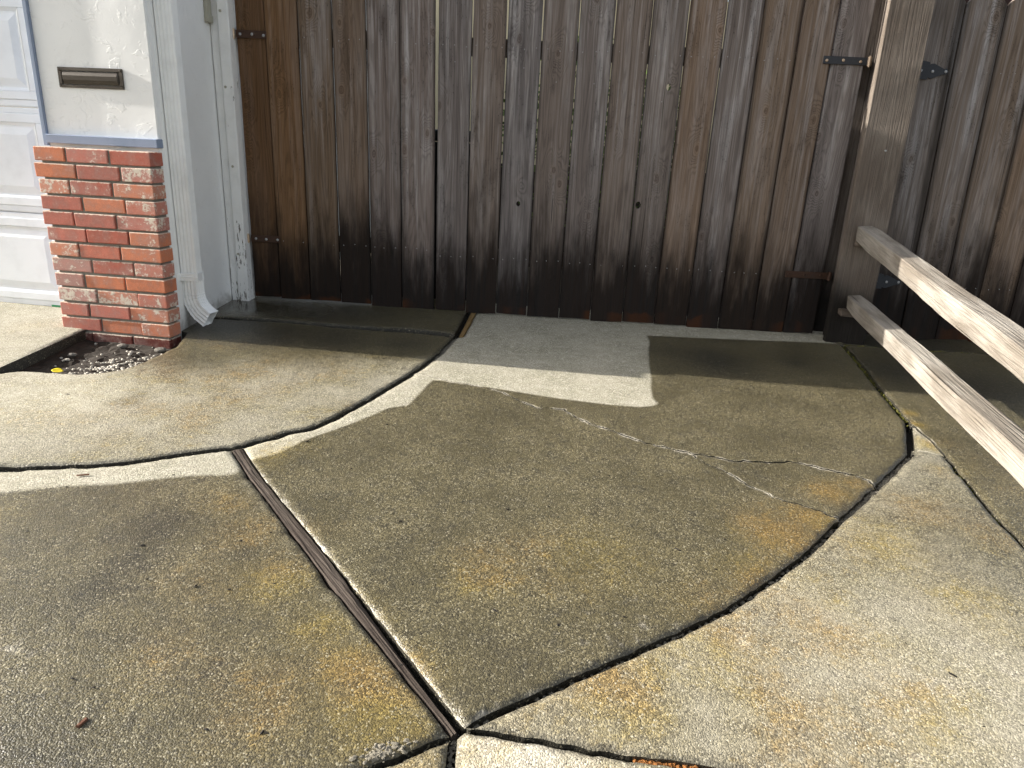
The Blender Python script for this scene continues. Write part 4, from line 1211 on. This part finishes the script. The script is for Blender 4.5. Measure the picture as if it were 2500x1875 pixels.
stone(pitloc(300, 848, .008), .018, 'dark lump of rubble against the bottom brick', 4)
stone(pitloc(392, 858, .008), .021, 'long lump of rubble at the right end of the pit', 8)
stone(pitloc(165, 880, .004), .010, 'small white pebble beside the grey pit stone', 3, 'pebble', 'pebble', 'pebble')
def leaf(name, loc, L_, W_, m, label, cat, rot=(0, 0, 0), curl=0.25):
    bm = BM(); n = 8; rows = []
    for i in range(n+1):
        t = i/n; w = W_*math.sin(math.pi*min(1, t*0.96+0.02))**0.7
        rows.append([bm.verts.new(((t-.5)*L_, sgn*w/2, curl*abs(sgn)*w*0.5+0.12*L_*(t-.5)**2)) for sgn in (-1, -.5, 0, .5, 1)])
    for r0, r1 in zip(rows, rows[1:]):
        for j in range(4): bm.faces.new((r0[j], r0[j+1], r1[j+1], r1[j]))
    o = obj(name, bm, M[m], None, loc=loc, rot=rot, smooth=True)
    sm = o.modifiers.new('thick', 'SOLIDIFY'); sm.thickness = 0.0008
    return tag(o, label, cat)
p = G(134, 905); leaf('leaf', (p[0], p[1]+.015, gz(*p)-0.006), .045, .03, 'yellow_leaf', 'bright yellow fallen leaf at the front rim of the pit', 'leaf', (0.35, 0.1, 0.2))
# bits lying on the slabs
p = G(200, 1766); bm = BM(); box(bm, -.011, .011, -.004, .004, 0, .005, .0015, 1, .0010)
tag(obj('bark_chip', bm, M['bark'], None, loc=(p[0], p[1], gz(*p)-.001), rot=(0, 0.02, 1.35)), 'red brown bark chip on the wet slab near the left', 'bark chip')
p = G(203, 1163); bm = BM(); box(bm, -.017, .017, -.0025, .0025, 0, .004, .001, 1, .0006)
tag(obj('twig', bm, M['bark'], None, loc=(p[0], p[1], gz(*p)+.003), rot=(0, 0, 0.35)), 'short reddish twig on the dry rim of the left slab', 'twig')
bm = BM(); rs = random.Random(12)
CR = [(2052, 1387), (2184, 1518), (2097, 1410), (2180, 1408), (2467, 1364), (2480, 1536), (2345, 1530), (2310, 1630), (2325, 1650), (2450, 1780), (2235, 1395), (1618, 1607), (1890, 1570), (1655, 1343), (978, 1274), (750, 1078), (945, 1037), (349, 1333), (165, 964), (360, 1415), (478, 1432), (1362, 1527), (1208, 1492),
      (258, 974), (578, 923), (1563, 1018), (1486, 1162), (1778, 1745), (68, 1298), (1740, 1568), (2210, 1573), (1640, 1640), (2380, 1560), (640, 1790)]
for u, v in CR:
    x, y = G(u, v); s = rs.uniform(.0022, .0050)
    r = bmesh.ops.create_icosphere(bm, subdivisions=1, radius=s, matrix=Matrix.Translation((x, y, gz(x, y)+s*.5)) @ Matrix.Rotation(rs.random()*3, 4, 'Z') @ Matrix.Diagonal((rs.uniform(1, 2.4), .7, .5, 1)))
    for w in r['verts']: w.co += Vector((rs.gauss(0, s*.2), rs.gauss(0, s*.2), rs.gauss(0, s*.1)))
for k in range(70):
    x, y = G(rs.uniform(60, 2450), rs.uniform(900, 1850)); s = rs.uniform(.0015, .0035)
    bmesh.ops.create_icosphere(bm, subdivisions=1, radius=s, matrix=Matrix.Translation((x, y, gz(x, y)+s*.5)) @ Matrix.Diagonal((1.6, .8, .5, 1)))
tag(obj('litter', bm, M['crumb']), 'dark crumbs of bark and leaf scattered over the slabs', None, None, 'stuff')
bm = BM()
for k in range(110):
    u = rs.gauss(930, 30); v = 1836+(930-u)*0.30+rs.gauss(0, 9)
    x, y = G(u, v); s = rs.uniform(.0015, .0055)
    r = bmesh.ops.create_icosphere(bm, subdivisions=1, radius=s, matrix=Matrix.Translation((x, y, gz(x, y)+s*.2)) @ Matrix.Diagonal((1.2, .9, .6, 1)))
    for w in r['verts']: w.co += Vector((rs.gauss(0, s*.2), rs.gauss(0, s*.2), rs.gauss(0, s*.15)))
tag(obj('rubble', bm, M['grit']), 'crumbled concrete chips at the broken corner of the left slab', None, None, 'stuff')

# ------------------------------------------------------------------ beyond the gate, glimpsed through the gaps
yard_wall = thing('yard_wall', 'cream wall glimpsed through the gap between the gate leaves', 'wall', (0, 9, 0))
bm = BM(); box(bm, -6.0, 6.0, 0.0, 0.2, 0.75, 2.6, 0.0); obj('plaster', bm, M['cream'], yard_wall)
bm = BM(); box(bm, -6.0, 6.0, -0.06, 0.2, -0.3, 0.748, 0.0); obj('gap_backing', bm, M['soil'], yard_wall)  # dark backing added so the low gate gaps do not leak light
binr = thing('trash_bin', 'black wheeled bin glimpsed behind the gap between the gate leaves', 'bin', (-0.66, 4.80, -0.10))
bm = BM(); box(bm, -.28, .28, -.3, .3, 0.06, 1.06, 0.02, 2)
for v in bm.verts:
    if v.co.z < 0.3: v.co.x *= .85; v.co.y *= .85
obj('body', bm, M['bin'], binr)
bm = BM(); box(bm, -.3, .3, -.33, .32, 1.064, 1.13, 0.02, 2); obj('lid', bm, M['bin'], binr)
for sx in (-.25, .25):
    bm = BM(); bmesh.ops.create_cone(bm, cap_ends=True, segments=20, radius1=.1, radius2=.1, depth=.05, matrix=Matrix.Translation((sx, .26, .1)) @ Matrix.Rotation(math.pi/2, 4, 'Y')); obj('wheel', bm, M['rubber'], binr)
def shrub(x, y, r, h, label, seed):
    t = thing('shrub', label, 'shrub', (x, y, -0.05))
    rs = random.Random(seed)
    bm = BM()
    for k in range(5):
        a = rs.random()*6.28; bmesh.ops.create_cone(bm, segments=6, radius1=.018, radius2=.006, depth=h*.9, matrix=Matrix.Translation((math.cos(a)*.06, math.sin(a)*.06, h*.45)) @ Matrix.Rotation(rs.uniform(-.2, .2), 4, 'X'))
    obj('stem', bm, M['bark'], t)
    vs_, fs_ = [], []
    for k in range(1600):
        while True:
            q = Vector((rs.uniform(-1, 1), rs.uniform(-1, 1), rs.uniform(-1, 1)))
            if q.length < 1: break
        c = Vector((q.x*r, q.y*r, h*.6+q.z*h*.45)); s = rs.uniform(.02, .045)
        a = Vector((rs.gauss(0, 1), rs.gauss(0, 1), rs.gauss(0, 1))).normalized()*s; b_ = a.orthogonal().normalized()*s*.5
        i = len(vs_); vs_ += [c-a, c+b_, c+a, c-b_]; fs_.append((i, i+1, i+2, i+3))
    me = bpy.data.meshes.new('foliage'); me.from_pydata([tuple(v) for v in vs_], [], fs_)
    obj('foliage', me, M['leaf'], t)
shrub(0.3, 6.6, .7, 1.9, 'leafy shrub glimpsed through the gaps left of the middle boards', 1)
shrub(1.05, 6.9, .5, 1.7, 'leafy shrub glimpsed through the knot hole of the right leaf', 2)
bm = BM(); box(bm, 1.2, 4.2, 5.2, 5.24, -0.25, 2.7, 0.0)
tag(obj('rear_screen', bm, M['redbrown']), 'red brown screen behind the dog eared board tops', 'screen')
